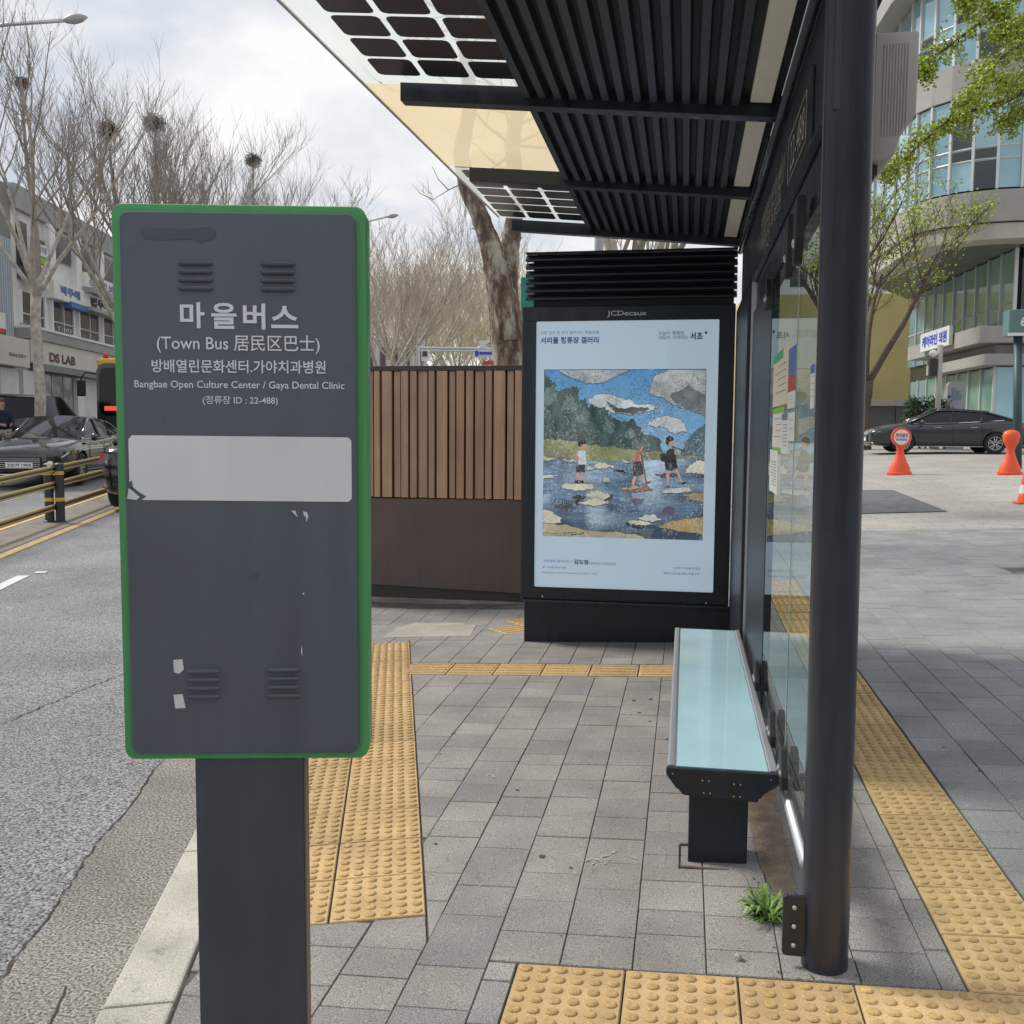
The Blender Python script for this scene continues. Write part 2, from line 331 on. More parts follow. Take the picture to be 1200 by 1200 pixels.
def gpt(px, py, zf):                             # where a direction meets the ground
    d = FW+RT*((px-600)/FPX)-UP*((py-600)/FPX); z = -.1
    for _ in range(12): t = (z-EYE.z)/d.z; p = EYE+d*t; z = zf(p.x, p.y)
    return p
a = gpt(-40, 866, rz_); b = gpt(160, 783, rz_)
ribbon([(a.x+(b.x-a.x)*i/60, a.y+(b.y-a.y)*i/60+.05*math.sin(i*.35)) for i in range(61)], .009, rz_, .005, .012).build('crack', 'crack', road)
# painted lines
mk = ribbon([KP(-10+i, 4.78) for i in range(60)], .13, rz_, .006); mk.v and mk.build('yellow_line', 'roadyellow', road)
mk = ribbon([KP(-10+i, 5.75) for i in range(60)], .13, rz_, .006); mk.build('yellow_line', 'roadyellow', road)
for px, py, n_ in ((-18, 697, 0), (84, 613.5, 1), (46, 672, 2)):
    p = gpt(px, py, rz_); l0 = lat(p.x, p.y); s0 = sal(p.x, p.y)
    if n_ == 0: ribbon([KP(s0+i*.25, l0) for i in range(5)], .13, rz_, .006).build('white_dash', 'roadwhite', road)
    else: ribbon([KP(s0+i*.05, l0) for i in range(3)], .12, rz_, .006).build('white_dash', 'roadwhite', road)
ribbon([KP(i, 6.3+.9) for i in range(8, 26)], .12, rz_, .006).build('white_line', 'roadwhite', road)

# sidewalk base sheet, plaza sheet
def area(name, mat, ys, off, x1, xf=lambda y: KP(0, .667)[0]):
    mb = MB(); vs = []; fs = []; nx = 70
    for y in ys:
        s = (y-KA.y+KL.y*-0)/KD.y; xk = KA.x+KL.x*.667+KD.x*((y-(KA.y+KL.y*.667))/KD.y)
        for j in range(nx+1): x = xk+(x1-xk)*(j/nx)**(1.4 if x1 < 50 else 3.2); vs.append((x, y, gz(x, y)+off))
    for i in range(len(ys)-1):
        for j in range(nx): a = i*(nx+1)+j; fs.append((a, a+1, a+nx+2, a+nx+1))
    mb.add(vs, fs); o = mb.build(name, mat, smooth=True); tag(o, kind='structure'); return o
YP = 13.4
side = area('sidewalk', 'joint', [-8+i*.5 for i in range(43)]+[YP], -.009, 30)
# plaza material: light square pavers
pmz = pm('plaza pavers', (.36, .337, .305), .85, 0, .14, .8, 0, 40, coord='World', speck=(25, .12)); t = pmz.node_tree
bk = t.nodes.new('ShaderNodeTexBrick'); bk.inputs['Scale'].default_value = 1; bk.inputs['Brick Width'].default_value = .6; bk.inputs['Row Height'].default_value = .3
bk.inputs['Mortar Size'].default_value = .006; bk.inputs['Color1'].default_value = (1, 1, 1, 1); bk.inputs['Color2'].default_value = (.88, .88, .88, 1); bk.inputs['Mortar'].default_value = (.5, .48, .45, 1)
gg = t.nodes.new('ShaderNodeNewGeometry'); t.links.new(gg.outputs['Position'], bk.inputs['Vector']); mm = t.nodes.new('ShaderNodeMixRGB'); mm.blend_type = 'MULTIPLY'; mm.inputs[0].default_value = 1
src = t.nodes['Principled BSDF'].inputs['Base Color'].links[0].from_socket; t.links.new(src, mm.inputs[1]); t.links.new(bk.outputs[0], mm.inputs[2]); t.links.new(mm.outputs[0], t.nodes['Principled BSDF'].inputs['Base Color'])
plaza = area('plaza', pmz, [YP+i*1.5 for i in range(22)]+[50, 60, 90, 150, 400], 0, 260)
p = [gpt(*q, gz) for q in ((1001, 575), (1047, 575), (1110, 600), (1001, 602.5))]
MB().add([(q.x, q.y, gz(q.x, q.y)+.012) for q in p], [(3, 2, 1, 0)]).build('asphalt_patch', 'patch', plaza)
# kerb stones
kerb = MB().add([(*KP(s, l), gz(*KP(s, l))-.05) for s in range(-4, 24) for l in (.68, .83)], [(2*i, 2*i+1, 2*i+3, 2*i+2) for i in range(27)]).build('kerb', 'joint'); tag(kerb, kind='structure')
for i in range(-3, 24):
    s0 = -.36+i*1.0; s1 = s0+.992
    if i > 12: s1 = s0+.992
    q = [KP(s0, .676), KP(s1, .676), KP(s1, .862), KP(s0, .862)]; dz = random.uniform(-.003, .003)
    top = [(x, y, gz(x, y)+.004+dz) for x, y in q]; bot = [(x, y, gz(x, y)-.3) for x, y in q]
    MB().add(bot+top, [(0, 1, 2, 3), (4, 7, 6, 5), (0, 4, 5, 1), (1, 5, 6, 2), (2, 6, 7, 3), (3, 7, 4, 0)]).build('kerb_stone', 'granite', kerb, bevel=.008)

# pavers ---------------------------------------------------------
TILT = -math.atan(.04)
def clip(poly, n_, c, keep_le=True):             # keep n.p <= c
    o = []; sg = 1 if keep_le else -1
    for i in range(len(poly)):
        a = Vector(poly[i]); b = Vector(poly[(i+1) % len(poly)]); da = sg*(a.dot(n_)-c); db = sg*(b.dot(n_)-c)
        if da <= 0: o.append(tuple(a))
        if (da < 0 < db) or (db < 0 < da): o.append(tuple(a+(b-a)*(da/(da-db))))
    return o
def parea(p): return abs(sum(p[i][0]*p[(i+1) % len(p)][1]-p[(i+1) % len(p)][0]*p[i][1] for i in range(len(p))))/2
CL = KA.dot(KL); CS = KA.dot(KD)
STRIP_LEN = 4.2
def cut(poly):
    out_ = []
    ss = [Vector(q).dot(KD)-CS for q in poly]
    if max(ss) < 0 or min(ss) > STRIP_LEN:
        q = clip(poly, KL, CL+.667); return [q] if len(q) > 2 and parea(q) > .0012 else []
    A_ = clip(poly, KL, CL-.003); out_.append(A_)
    B_ = clip(poly, KL, CL+.003, False)
    if len(B_) > 2:
        B_ = clip(B_, KL, CL+.667)
        if len(B_) > 2:
            out_.append(clip(B_, KD, CS-.003)); out_.append(clip(B_, KD, CS+STRIP_LEN+.003, False))
            mid = clip(clip(B_, KL, CL+.603, False), KD, CS, False) if len(clip(B_, KL, CL+.603, False)) > 2 else []
            if len(mid) > 2: out_.append(clip(mid, KD, CS+STRIP_LEN))
    return [p for p in out_ if len(p) > 2 and parea(p) > .0012]
cells = []
def column(x0, x1, y0, y1, sizes=(.2, .2, .2, .2, .3, .15), cool=False):
    y = y0
    while y < y1-.01:
        h = random.choice(sizes)
        if y == y0: h = random.choice((.2, .13, .17))
        if y1-y-h < .07: h = y1-y
        for p_ in cut([(x0, y), (x1, y), (x1, y+h), (x0, y+h)]): cells.append((p_, cool))
        y += h
xe = -.515
lefts = [xe-.2*i for i in range(18)][::-1]
for i in range(len(lefts)-1):
    column(lefts[i], lefts[i+1], .4, 5.885 if lefts[i+1] > -1.76 else 8.1); 
    if lefts[i+1] > -1.76: column(lefts[i], lefts[i+1], 6.205, 8.1)
for x0, x1 in ((-.515, -.315), (-.315, -.115), (-.115, .085), (.085, .285), (.285, .485), (.485, .685), (.685, .745)):
    if x0 < -.43: column(x0, -.435, .4, 2.592)
    column(x0, x1, .2, 1.98); column(x0, x1, 2.598, 5.885); column(x0, x1, 6.205, 9.3 if x0 > 0 else 8.1)
for x0 in [1.055+.2*i for i in range(36)]: column(x0, x0+.2, 1.0, YP, cool=True)
column(.745, 1.05, 9.5, YP, cool=True)
for x0 in (.345, .545): column(x0, x0+.2, 9.3, YP, cool=True)
for x0 in [-4.9+.2*i for i in range(27)]: column(x0, x0+.2, 8.5, YP, cool=False)
def seen(p_):
    cx = sum(q[0] for q in p_)/len(p_); cy = sum(q[1] for q in p_)/len(p_)
    d = Vector((cx, cy, gz(cx, cy)))-EYE; z = d.dot(FW)
    if z < .3: return 1e9
    u = 600+FPX*d.dot(RT)/z; v = 600-FPX*d.dot(UP)/z
    if not (0 < u < 1200 and 0 < v < 1205): return 1e8+d.length
    if 225 < u < 360 and v > 885: return 1e7+d.length
    return d.length
cells.sort(key=lambda c: seen(c[0])+ (0 if parea(c[0]) > .01 else .6))
def paver_geo(mb, p_, z0, flat=True, mi=0, inset=.0022):
    cx = sum(q[0] for q in p_)/len(p_); cy = sum(q[1] for q in p_)/len(p_)
    def sh(q, k):
        d = Vector((q[0]-cx, q[1]-cy)); l = d.length; d = d*(max(l-k*1.35, .002)/l); return (cx+d.x, cy+d.y)
    n_ = len(p_); zf = (lambda x, y: 0) if flat else gz
    vs = []
    for k, dz in ((.0012, -.04), (.0012, -.0035), (.0012+inset, 0)):
        for q in p_: x, y = sh(q, k); vs.append((x, y, zf(x, y)+z0+dz))
    fs = [tuple(range(2*n_, 3*n_))]
    for r in (0, n_):
        for i in range(n_): j = (i+1) % n_; fs.append((r+i, r+j, r+n_+j, r+n_+i))
    mb.add(vs, fs, mi)
cache = {}
for p_, cool in cells[:300]:
    cx = sum(q[0] for q in p_)/len(p_); cy = sum(q[1] for q in p_)/len(p_)
    mi = random.randrange(4); loc = [(q[0]-cx, q[1]-cy) for q in p_]
    key = (tuple((round(a_, 3), round(b_, 3)) for a_, b_ in loc), cool, mi)
    if key not in cache:
        q_ = MB(); paver_geo(q_, loc, 0); cache[key] = q_.mesh('paver', (PVR if cool else PV)[mi])
    mt = Matrix.Translation((cx, cy, gz(cx, cy)+random.uniform(-.0015, .0015))) @ Matrix.Rotation(TILT+random.uniform(-.004, .004), 4, 'Y') @ Matrix.Rotation(random.uniform(-.005, .005), 4, 'X')
    inst(cache[key], 'paver', side, mt)
rest = MB()
for p_, cool in cells[300:]: paver_geo(rest, p_, random.uniform(-.0015, .0015), False, random.randrange(4)+(4 if cool else 0))
tag(rest.build('paving', PV+PVR, side), kind='stuff')
# tactile tiles
def dome_tile():
    mb = MB(); h = .148; paver_geo(mb, [(-h, -h), (h, -h), (h, h), (-h, h)], 0, True, 0, .003)
    for i in range(6):
        for j in range(6):
            x = (i-2.5)*.0485; y = (j-2.5)*.0485
            mb.lathe([(.0175, -.001), (.0165, .0032), (.0125, .0058)], 10, Matrix.Translation((x, y, 0)), 1)
    me = mb.mesh('tactile_tile', ['yellowtile', 'yellowdome']); return me
def bar_tile():
    mb = MB(); h = .148; paver_geo(mb, [(-h, -h), (h, -h), (h, h), (-h, h)], 0, True, 0, .003)
    for j in range(4):
        y = (j-1.5)*.07
        mb.add([(-.135, y-.017, 0), (.135, y-.017, 0), (.135, y+.017, 0), (-.135, y+.017, 0), (-.13, y-.012, .005), (.13, y-.012, .005), (.13, y+.012, .005), (-.13, y+.012, .005)],
               [(4, 5, 6, 7), (0, 1, 5, 4), (1, 2, 6, 5), (2, 3, 7, 6), (3, 0, 4, 7)], 1)
    return mb.mesh('tactile_tile', ['yellowtile', 'yellowdome'])
DT = dome_tile(); BT = bar_tile()
def tile(me, x, y, rot=0, nm='tactile_tile'):
    inst(me, nm, side, Matrix.Translation((x, y, gz(x, y)+.001+random.uniform(-.001, .001))) @ Matrix.Rotation(TILT+random.uniform(-.004, .004), 4, 'Y') @ Matrix.Rotation(rot+random.uniform(-.006, .006), 4, 'Z'))
ang = math.atan2(-KL.y, -KL.x)
for i in range(14):
    for j in range(2): x, y = KP(.15+i*.3, .15+j*.3); tile(DT, x, y, ang)
for r_ in range(2):
    for i in range(4): tile(DT, -.282+i*.2985, 2.443-r_*.3)
for i in range(-2, 24): tile(DT, .90, 2.443+i*.3)
for i in range(7): tile(BT, -1.61+i*.3, 6.045)
for q in ((-1.28, 7.35), (-1.20, 7.66)): tile(BT, q[0], q[1], .7)
x, y = -2.05, 7.45
MB().box(-.75, .45, -.42, .5, -.04, .0025, mat=Matrix.Translation((x, y, gz(x, y))) @ Matrix.Rotation(TILT, 4, 'Y') @ Matrix.Rotation(.1, 4, 'Z')).build('concrete_patch', pm('worn concrete', (.33, .30, .26), .9, 0, .18, 5, .3, 100, coord='World', speck=(200, .15)), side)
# drain grate on the right
p = gpt(1196, 667, gz); dg_ = MB().box(-.16, .16, -.25, .25, -.01, .003); 
dgo = dg_.build('drain_grate', 'black', side); dgo.location = (p.x, p.y, gz(p.x, p.y)); dgo.rotation_euler = (0, TILT, 0)
q_ = MB(); q_.box(-.17, -.155, -.26, .26, -.01, .008); q_.box(.155, .17, -.26, .26, -.01, .008); q_.box(-.17, .17, -.275, -.26, -.01, .008)
for k in range(7): q_.box(-.155, .155, -.21+k*.07, -.19+k*.07, -.01, .006)
q_ = q_.build('grate_frame', 'steel', dgo)

gum = pm('gum spot', (.07, .066, .064), .8)
for k in range(26):
    x = random.uniform(-1.3, .3) if k < 16 else random.uniform(1.1, 3); y = random.uniform(2.65, 5.5); rr = random.uniform(.006, .013)
    if lat(x, y) < 0: MB().add([(x+rr*math.cos(i*.7854)*random.uniform(.8, 1.2), y+rr*math.sin(i*.7854)*random.uniform(.8, 1.2), gz(x, y)+.0022+.04*rr*math.cos(i*.7854)) for i in range(8)], [tuple(range(8))]).build('gum_spot', gum, side)
pale = pm('pale scuff', (.42, .39, .35), .9, 0, .3, 60, coord='World')
for (px, py, w0) in ((567, 910, .05), (915-340+150, 1003, .06), (700, 1010, .04)):
    q = gpt(px, py, gz)
    for k in range(5):
        a = random.uniform(0, 3.1); c_, s_ = math.cos(a), math.sin(a); cx = q.x+random.uniform(-w0, w0); cy = q.y+random.uniform(-w0*.5, w0*.5); l_ = random.uniform(.008, .025)
        MB().add([(cx+u*c_-v*s_, cy+u*s_+v*c_, gz(cx, cy)+.0025+.04*(u*c_-v*s_)) for u, v in ((-l_, -.002), (0, -.004), (l_, 0), (0, .003))], [(0, 1, 2, 3)]).build('scuff', pale, side)

# ------------------------------------------------------------------ town bus sign
th = R(12); SU = Vector((math.cos(th), math.sin(th), 0)); SNn = Vector((math.sin(th), -math.cos(th), 0))
SP = Vector((-.866, 1.82, 0)); sg0 = gz(SP.x, SP.y)
sign = thing('bus_stop_sign', (SP.x, SP.y, sg0), 'tall dark grey town bus stop sign with rounded green edge on a flat grey post', 'bus stop sign')
def rrect(x0, x1, y0, y1, r, n_=5):
    pts = []
    for cx, cy, a0 in ((x1-r, y1-r, 0), (x0+r, y1-r, 90), (x0+r, y0+r, 180), (x1-r, y0+r, 270)):
        for k in range(n_+1): a = R(a0+90*k/n_); pts.append((cx+r*math.cos(a), cy+r*math.sin(a)))
    return pts
def SF(u, z, d=0): return frame(SP+SU*u+Vector((0, 0, z))+SNn*d, SU, (0, 0, 1))   # face frame, +Z of it towards the viewer
F0 = SF(0, 0, -.012)
mb = MB(); mb.prism(rrect(-.247, .247, .791, 1.899, .022), -.072, F0); mb.build('casing', 'green', sign, bevel=.006, smooth=True, edge=40)
mb = MB(); mb.prism(rrect(-.2275, .2285, .806, 1.881, .018), .012, F0); face = mb.build('face_panel', 'panelgrey', sign, bevel=.004, smooth=True, edge=40)
mb = MB(); mb.box(-.107, .112, sg0-.05, .796, -.06, -.005, mat=F0 @ Matrix(((1, 0, 0, 0), (0, 1, 0, 0), (0, 0, 1, 0), (0, 0, 0, 1)))); mb.build('post', 'postgrey', sign, bevel=.003)
MB().box(.1125, .116, sg0-.05, .796, -.05, -.012, mat=F0).build('post_edge', 'bronze', sign)
for (u0, z0, z1) in ((-.1165, 1.732, 1.790), (.043, 1.732, 1.790), (-.1162, .922, .983), (.0437, .923, .986)):
    for k in range(4):
        zc = z1-.006-(z1-z0-.010)*k/3; mb = MB(); ww = .069; prof = [(0, -.0062), (.0045, -.0050), (.0085, -.001), (.0065, .0030), (0, .0052)]
        vs = []; fs = []
        for ix, (uu, sc) in enumerate(((u0, .0), (u0+.006, 1), (u0+ww-.006, 1), (u0+ww, .0))):
            for dd, zz in prof: vs.append(F0 @ Vector((uu, zc+zz*(.3+.7*sc), .0118+dd*sc)))
        for a_ in range(3):
            for b_ in range(4): fs.append((a_*5+b_, a_*5+b_+1, a_*5+b_+6, a_*5+b_+5))
        mb.add(vs, fs); mb.build('louvre', 'panelgrey', sign, smooth=True)
TD = .0014
for body, u0, u1, z0, z1, bold in (('마', -.1132, -.0655, 1.6581, 1.7083, .024), ('을', -.0530, -.0040, 1.6575, 1.7075, .024), ('버', .0085, .0520, 1.6570, 1.7070, .024), ('스', .0630, .1157, 1.6600, 1.7030, .024), ('(Town Bus 居民区巴士)', -.159, .1569, 1.610, 1.6465, .006), ('방배열린문화센터.가야치과병원', -.170, .1682, 1.572, 1.5974, .012),
                           ('Bangbae Open Culture Center / Gaya Dental Clinic', -.2039, .2048, 1.5380, 1.5565, .008), ('(정류장 ID : 22-488)', -.0721, .074, 1.5085, 1.5275, .006)):
    text(body, SF((u0+u1)/2, (z0+z1)/2, TD), u1-u0, z1-z0, 'letter', sign, bold=bold)
def plate(name, poly, mat, parent, h=.0012, d=0):
    mb = MB(); mb.prism(poly, h, SF(0, 0, d)); return mb.build(name, mat, parent)
plate('blank_sticker', [(-.2185, 1.353)]+[(-.2185, 1.4405), (-.212, 1.449), (.211, 1.4475), (.2175, 1.441), (.2176, 1.326), (.211, 1.3195), (-.196, 1.3215), (-.186, 1.328), (-.204, 1.340)], 'sticker', sign)
plate('torn_scrap', [(-.223, 1.324), (-.205, 1.3215), (-.199, 1.327), (-.2195, 1.345)], 'tape', sign, .003)
plate('torn_scrap', [(-.2225, 1.352), (-.214, 1.360), (-.2125, 1.350), (-.218, 1.343)], 'smear', sign, .003)
plate('tape', [(-.1395, .975), (-.1405, 1.0), (-.1225, 1.0015), (-.120, .981), (-.129, .972)], 'tape', sign)
plate('tape', [(-.1385, .901), (-.1415, .929), (-.1235, .930), (-.118, .902)], 'tape', sign)
plate('scratch', [(.098, 1.302), (.106, 1.301), (.110, 1.288), (.104, 1.294)], 'tape', sign)
plate('scratch', [(.121, 1.300), (.129, 1.298), (.1315, 1.290), (.127, 1.279), (.1265, 1.292), (.123, 1.290)], 'tape', sign)
plate('scratch', [(.118, 1.134), (.121, 1.138), (.1215, 1.132)], 'tape', sign)
plate('scratch', [(.114, 1.018), (.116, 1.03), (.1165, 1.008)], 'sticker', sign)
M['scuffgrey'] = pm('scuff grey', (.16, .17, .2), .6)
r_ = random.Random(77)
for k in range(26):
    u_, z_ = r_.uniform(-.21, .21), r_.uniform(.83, 1.86); a_ = r_.uniform(0, 3.1); l_ = r_.uniform(.004, .022); c_, s_ = math.cos(a_), math.sin(a_)
    plate('fine_scratch', [(u_-l_*c_, z_-l_*s_), (u_+s_*.0004, z_-c_*.0004), (u_+l_*c_, z_+l_*s_), (u_-s_*.0003, z_+c_*.0003)], 'smear' if k % 3 else 'scuffgrey', sign, .0003)
plate('stain', [(-.187, 1.843), (-.183, 1.851), (-.10, 1.848), (-.055, 1.853), (-.040, 1.846), (-.043, 1.832), (-.07, 1.822), (-.09, 1.829), (-.15, 1.826), (-.18, 1.829)], 'smear', sign, .0006)
plate('stain', [(.012, 1.163), (.014, 1.176), (.03, 1.178), (.031, 1.166), (.02, 1.160)], 'smear', sign, .0006)

# ------------------------------------------------------------------ bus shelter
SX = .34
sh = thing('bus_shelter', (.36, 4.1, 0), 'dark metal bus shelter with solar cell glass roof, ribbed ceiling and glass back wall', 'bus shelter')
def rz2(x, o=0): return 2.705+.085*(.34-x)+o       # ceiling line, sloping down to the back
px_, py_ = .402, 2.685
mb = MB(); mb.lathe([(.062, gz(px_, py_)-.02), (.062, 2.72), (.064, 2.722), (.064, 2.745), (.062, 2.747), (.062, 2.85)], 40, Matrix.Translation((px_, py_, 0))); mb.v = [(x-.0055*max(z, 0), y, z) for x, y, z in mb.v]; mb.build('post', 'polemat', sh, smooth=True, edge=50)
mb = MB(); mb.lathe([(.058, -.05), (.058, 2.7)], 24, Matrix.Translation((px_, 6.72, 0))); mb.build('post', 'polemat', sh, smooth=True, edge=50)
# bolt plate on the post
mb = MB(); mb.prism(rrect(-.032, .03, -.085, .085, .012), .014, frame((.318, 2.675, .128), (1, 0, 0), (0, 0, 1))); bp = mb.build('bolt_plate', 'polemat', sh, bevel=.002)
for dz in (-.053, 0, .053):
    MB().lathe([(.008, 0), (.007, .004), (.003, .006)], 8, frame((.316, 2.660, .128+dz), (1, 0, 0), (0, 0, 1))).build('bolt', 'steel', bp, smooth=True)
# beams
BY = (2.78, 4.11, 5.45, 6.80)
for by in BY:
    mb = MB(); x0 = -1.215
    prof = [(x0, rz2(x0, 0)+.012), (.36, rz2(.36)), (.36, rz2(.36)+.085), (x0, rz2(x0)+.087)]
    mb.prism([(a_, b_) for a_, b_ in prof], .07, frame((0, by+.07, 0), (1, 0, 0), (0, 0, 1))); mb.build('roof_beam', 'dark2', sh, bevel=.003)
# roof glazing bays
def roofz(x): return rz2(x)+.092
milk = glass_mat('milky roof glass', (.86, .88, .85), .55, .08, (.84, .86, .81), ior=1.25); clear_top = glass_mat('roof glass top', (.97, .98, .97), 0, .02); amber = glass_mat('amber roof panel', (.80, .66, .44), .70, .12, (.88, .72, .47), ior=1.25)
def redge(y): return -1.47+(y-2.0)*.035
for b, (y0, y1) in enumerate(((2.63, 2.77), (2.79, 4.13), (4.15, 5.47), (5.49, 6.79))):
    e0, e1 = redge(y0), redge(y1); mb = MB(); vs = []
    for dz in (0, .012):
        for x, y in ((e0, y0), (-.45, y0), (-.45, y1), (e1, y1)): vs.append((x, y, roofz(x)+dz))
    mb.add(vs, [(0, 3, 2, 1), (4, 5, 6, 7), (0, 1, 5, 4), (1, 2, 6, 5), (2, 3, 7, 6), (3, 0, 4, 7)]); mb.m = [0]+[1]*5
    rp = mb.build('roof_glass', [amber if b == 2 else milk, clear_top], sh)
    if b in (1, 3):
        for i in range(3):
            for j in range(6):
                cx = -1.192+i*.205; cy = y0+.135+j*.205; c = .091; k = .024
                poly = [(-c+k, -c), (c-k, -c), (c-k*.3, -c+k*.3), (c, -c+k), (c, c-k), (c-k*.3, c-k*.3), (c-k, c), (-c+k, c), (-c+k*.3, c-k*.3), (-c, c-k), (-c, -c+k), (-c+k*.3, -c+k*.3)]
                cm = Matrix.Translation((cx, cy, roofz(cx)-.0018)) @ Matrix.Rotation(math.atan(.085), 4, 'Y')
                MB().prism(poly, .001, cm).build('solar_cell', 'cell', rp)
# edge trim of the glass
mb = MB(); mb.tube([(redge(2.63)-.003, 2.63, roofz(-1.45)+.004), (redge(6.79)-.003, 6.79, roofz(-1.3)+.004)], .007, 6); mb.build('roof_edge', 'alu', sh)
# ceiling slats
for b, (y0, y1) in enumerate(((2.64, 2.775), (2.855, 4.105), (4.185, 5.445), (5.525, 6.795))):
    bk_ = MB(); bk_.add([(x, y, rz2(x)+dz) for dz in (.075, .085) for x, y in ((-.70, y0), (.34, y0), (.34, y1), (-.70, y1))], [(0, 3, 2, 1), (4, 5, 6, 7), (0, 1, 5, 4), (1, 2, 6, 5), (2, 3, 7, 6), (3, 0, 4, 7)])
    bk_.build('ceiling_board', 'black', sh)
    me0 = None
    for i in range(14):
        x = -.672+i*.0645
        if me0 is None:
            q_ = MB(); q_.add([(dx_, y, dz) for y in (0, y1-y0) for dx_, dz in ((-.022, .035), (-.014, 0), (.014, 0), (.022, .035))], [(0, 1, 5, 4), (1, 2, 6, 5), (2, 3, 7, 6), (0, 3, 2, 1), (4, 5, 6, 7), (0, 4, 7, 3)])
            me0 = q_.mesh('ceiling_slat', 'slatm')
        inst(me0, 'ceiling_slat', sh, Matrix.Translation(Vector((x, y0, rz2(x)+.038))-sh.location))
    mb = MB(); mb.add([(x, y, rz2(x)+dz) for dz in (.050, .065) for x, y in ((.222, y0+.01), (.302, y0+.01), (.302, y1-.01), (.222, y1-.01))], [(0, 3, 2, 1), (4, 5, 6, 7), (0, 1, 5, 4), (1, 2, 6, 5), (2, 3, 7, 6), (3, 0, 4, 7)])
    mb.build('ceiling_light', 'offwhite', sh)
# fascia, conduit, lettering board, lintel
MB().box(.345, .385, 2.63, 6.8, 2.27, 2.80).build('fascia', 'dark', sh, bevel=.002)
MB().box(.325, .345, 2.77, 6.7, 2.262, 2.275).build('fascia_lip', 'polemat', sh)
MB().box(.335, .3445, 3.02, 5.2, 2.30, 2.52).build('name_board', 'dark2', sh, bevel=.002)
MB().tube([(.325, 2.64, 2.645), (.325, 6.7, 2.645)], .016, 10).build('conduit', 'polemat', sh, smooth=True)
MB().tube([(.312, 4.3, 2.69), (.312, 6.6, 2.69)], .007, 6).build('cable', 'black', sh, smooth=True)
M['nameprint'] = pm('worn print', (.42, .40, .34), .6, 0, .3, 30)
nf = lambda y, z: frame((.3335, y, z), (0, -1, 0), (0, 0, 1))
text('방배열린문화센터', nf(4.35, 2.445), 1.1, .085, 'nameprint', sh, bold=-.005); text('가야치과병원', nf(4.4, 2.35), 1.0, .07, 'nameprint', sh, bold=-.005)
text('Bangbae Open Culture Center', nf(4.35, 2.40), 1.1, .03, 'nameprint', sh)
text('22-488', nf(3.38, 2.41), .42, .10, 'nameprint', sh, bold=-.005)
q_ = MB(); 
for a_, b_, c_, d_ in ((3.12, 3.66, 2.335, 2.338), (3.12, 3.66, 2.482, 2.485), (3.12, 3.124, 2.335, 2.485), (3.656, 3.66, 2.335, 2.485)): q_.box(.3325, .334, a_, b_, c_, d_)
q_.build('print_border', 'nameprint', sh)
MB().box(.386, .52, 2.76, 6.8, 2.68, 2.76).build('rear_gutter', 'dark', sh, bevel=.003)
MB().box(.386, .54, 2.76, 6.8, 2.775, 2.783).build('gutter_trim', 'alu', sh)
MB().box(.352, .39, 2.75, 6.75, 2.10, 2.268).build('lintel', 'dark2', sh)
# glass back wall
bg_mat = glass_mat('clear shelter glass', (.93, .97, .95), 0, .01, ior=1.22)
for y0, y1 in ((2.72, 3.235), (3.245, 4.24)):
    MB().box(SX, SX+.010, y0, y1, .40, 2.098).build('glass_pane', bg_mat, sh)
M['glassedge'] = pm('green glass edge', (.22, .30, .28), .3)
MB().box(SX-.0015, SX-.0005, 3.234, 3.246, .40, 2.098).build('pane_joint', 'glassedge', sh)
MB().box(SX-.002, SX+.03, 4.25, 5.42, .20, 2.098).build('end_panel', 'dark', sh)
MB().box(SX-.012, SX+.03, 5.42, 5.45, .03, 2.262).build('panel_edge', 'alu', sh)
MB().box(SX-.03, SX+.05, 5.45, 6.70, .0, 2.262).build('end_column', 'dark2', sh, bevel=.004)
MB().tube([(.352, 2.70, .285), (.352, 5.42, .285)], .022, 12).build('bottom_rail', 'alu', sh, smooth=True)
def bracket(y, z, flip=1, x=.335):
    mb = MB(); poly = [(-.07, 0), (.07, 0), (.07, .04), (.02, .115), (-.02, .115), (-.07, .04)]
    poly = [(a_, b_*flip) for a_, b_ in poly]
    if flip < 0: poly = poly[::-1]
    mb.prism(poly, .02, frame((x-.002, y, z), (0, -1, 0), (0, 0, 1))); o = mb.build('glass_bracket', 'black', sh, bevel=.002)
    for dy in (-.028, .028): MB().lathe([(.012, 0), (.011, .004), (.004, .006)], 8, frame((x-.022, y+dy, z+.04*flip), (0, -1, 0), (0, 0, 1))).build('bolt', 'steel', o)
for y in (3.13, 3.55, 4.32): bracket(y, .36)
for y in (3.10, 3.36): 
    mb = MB(); mb.prism([(-.05, .1), (.05, .1), (.045, -.02), (.0, -.09), (-.05, -.09)], .025, frame((.332, y, 2.06), (0, -1, 0), (0, 0, 1))); o = mb.build('glass_bracket', 'black', sh, bevel=.002)
    MB().lathe([(.014, 0), (.013, .004), (.004, .007)], 8, frame((.306, y, 2.03), (0, -1, 0), (0, 0, 1))).build('bolt', 'steel', o)
bracket(4.25, 1.98, 1)
# rail the seat side shelf plates under the glass
MB().box(.345, .365, 2.70, 5.42, .33, .352).build('glass_shoe', 'dark2', sh)
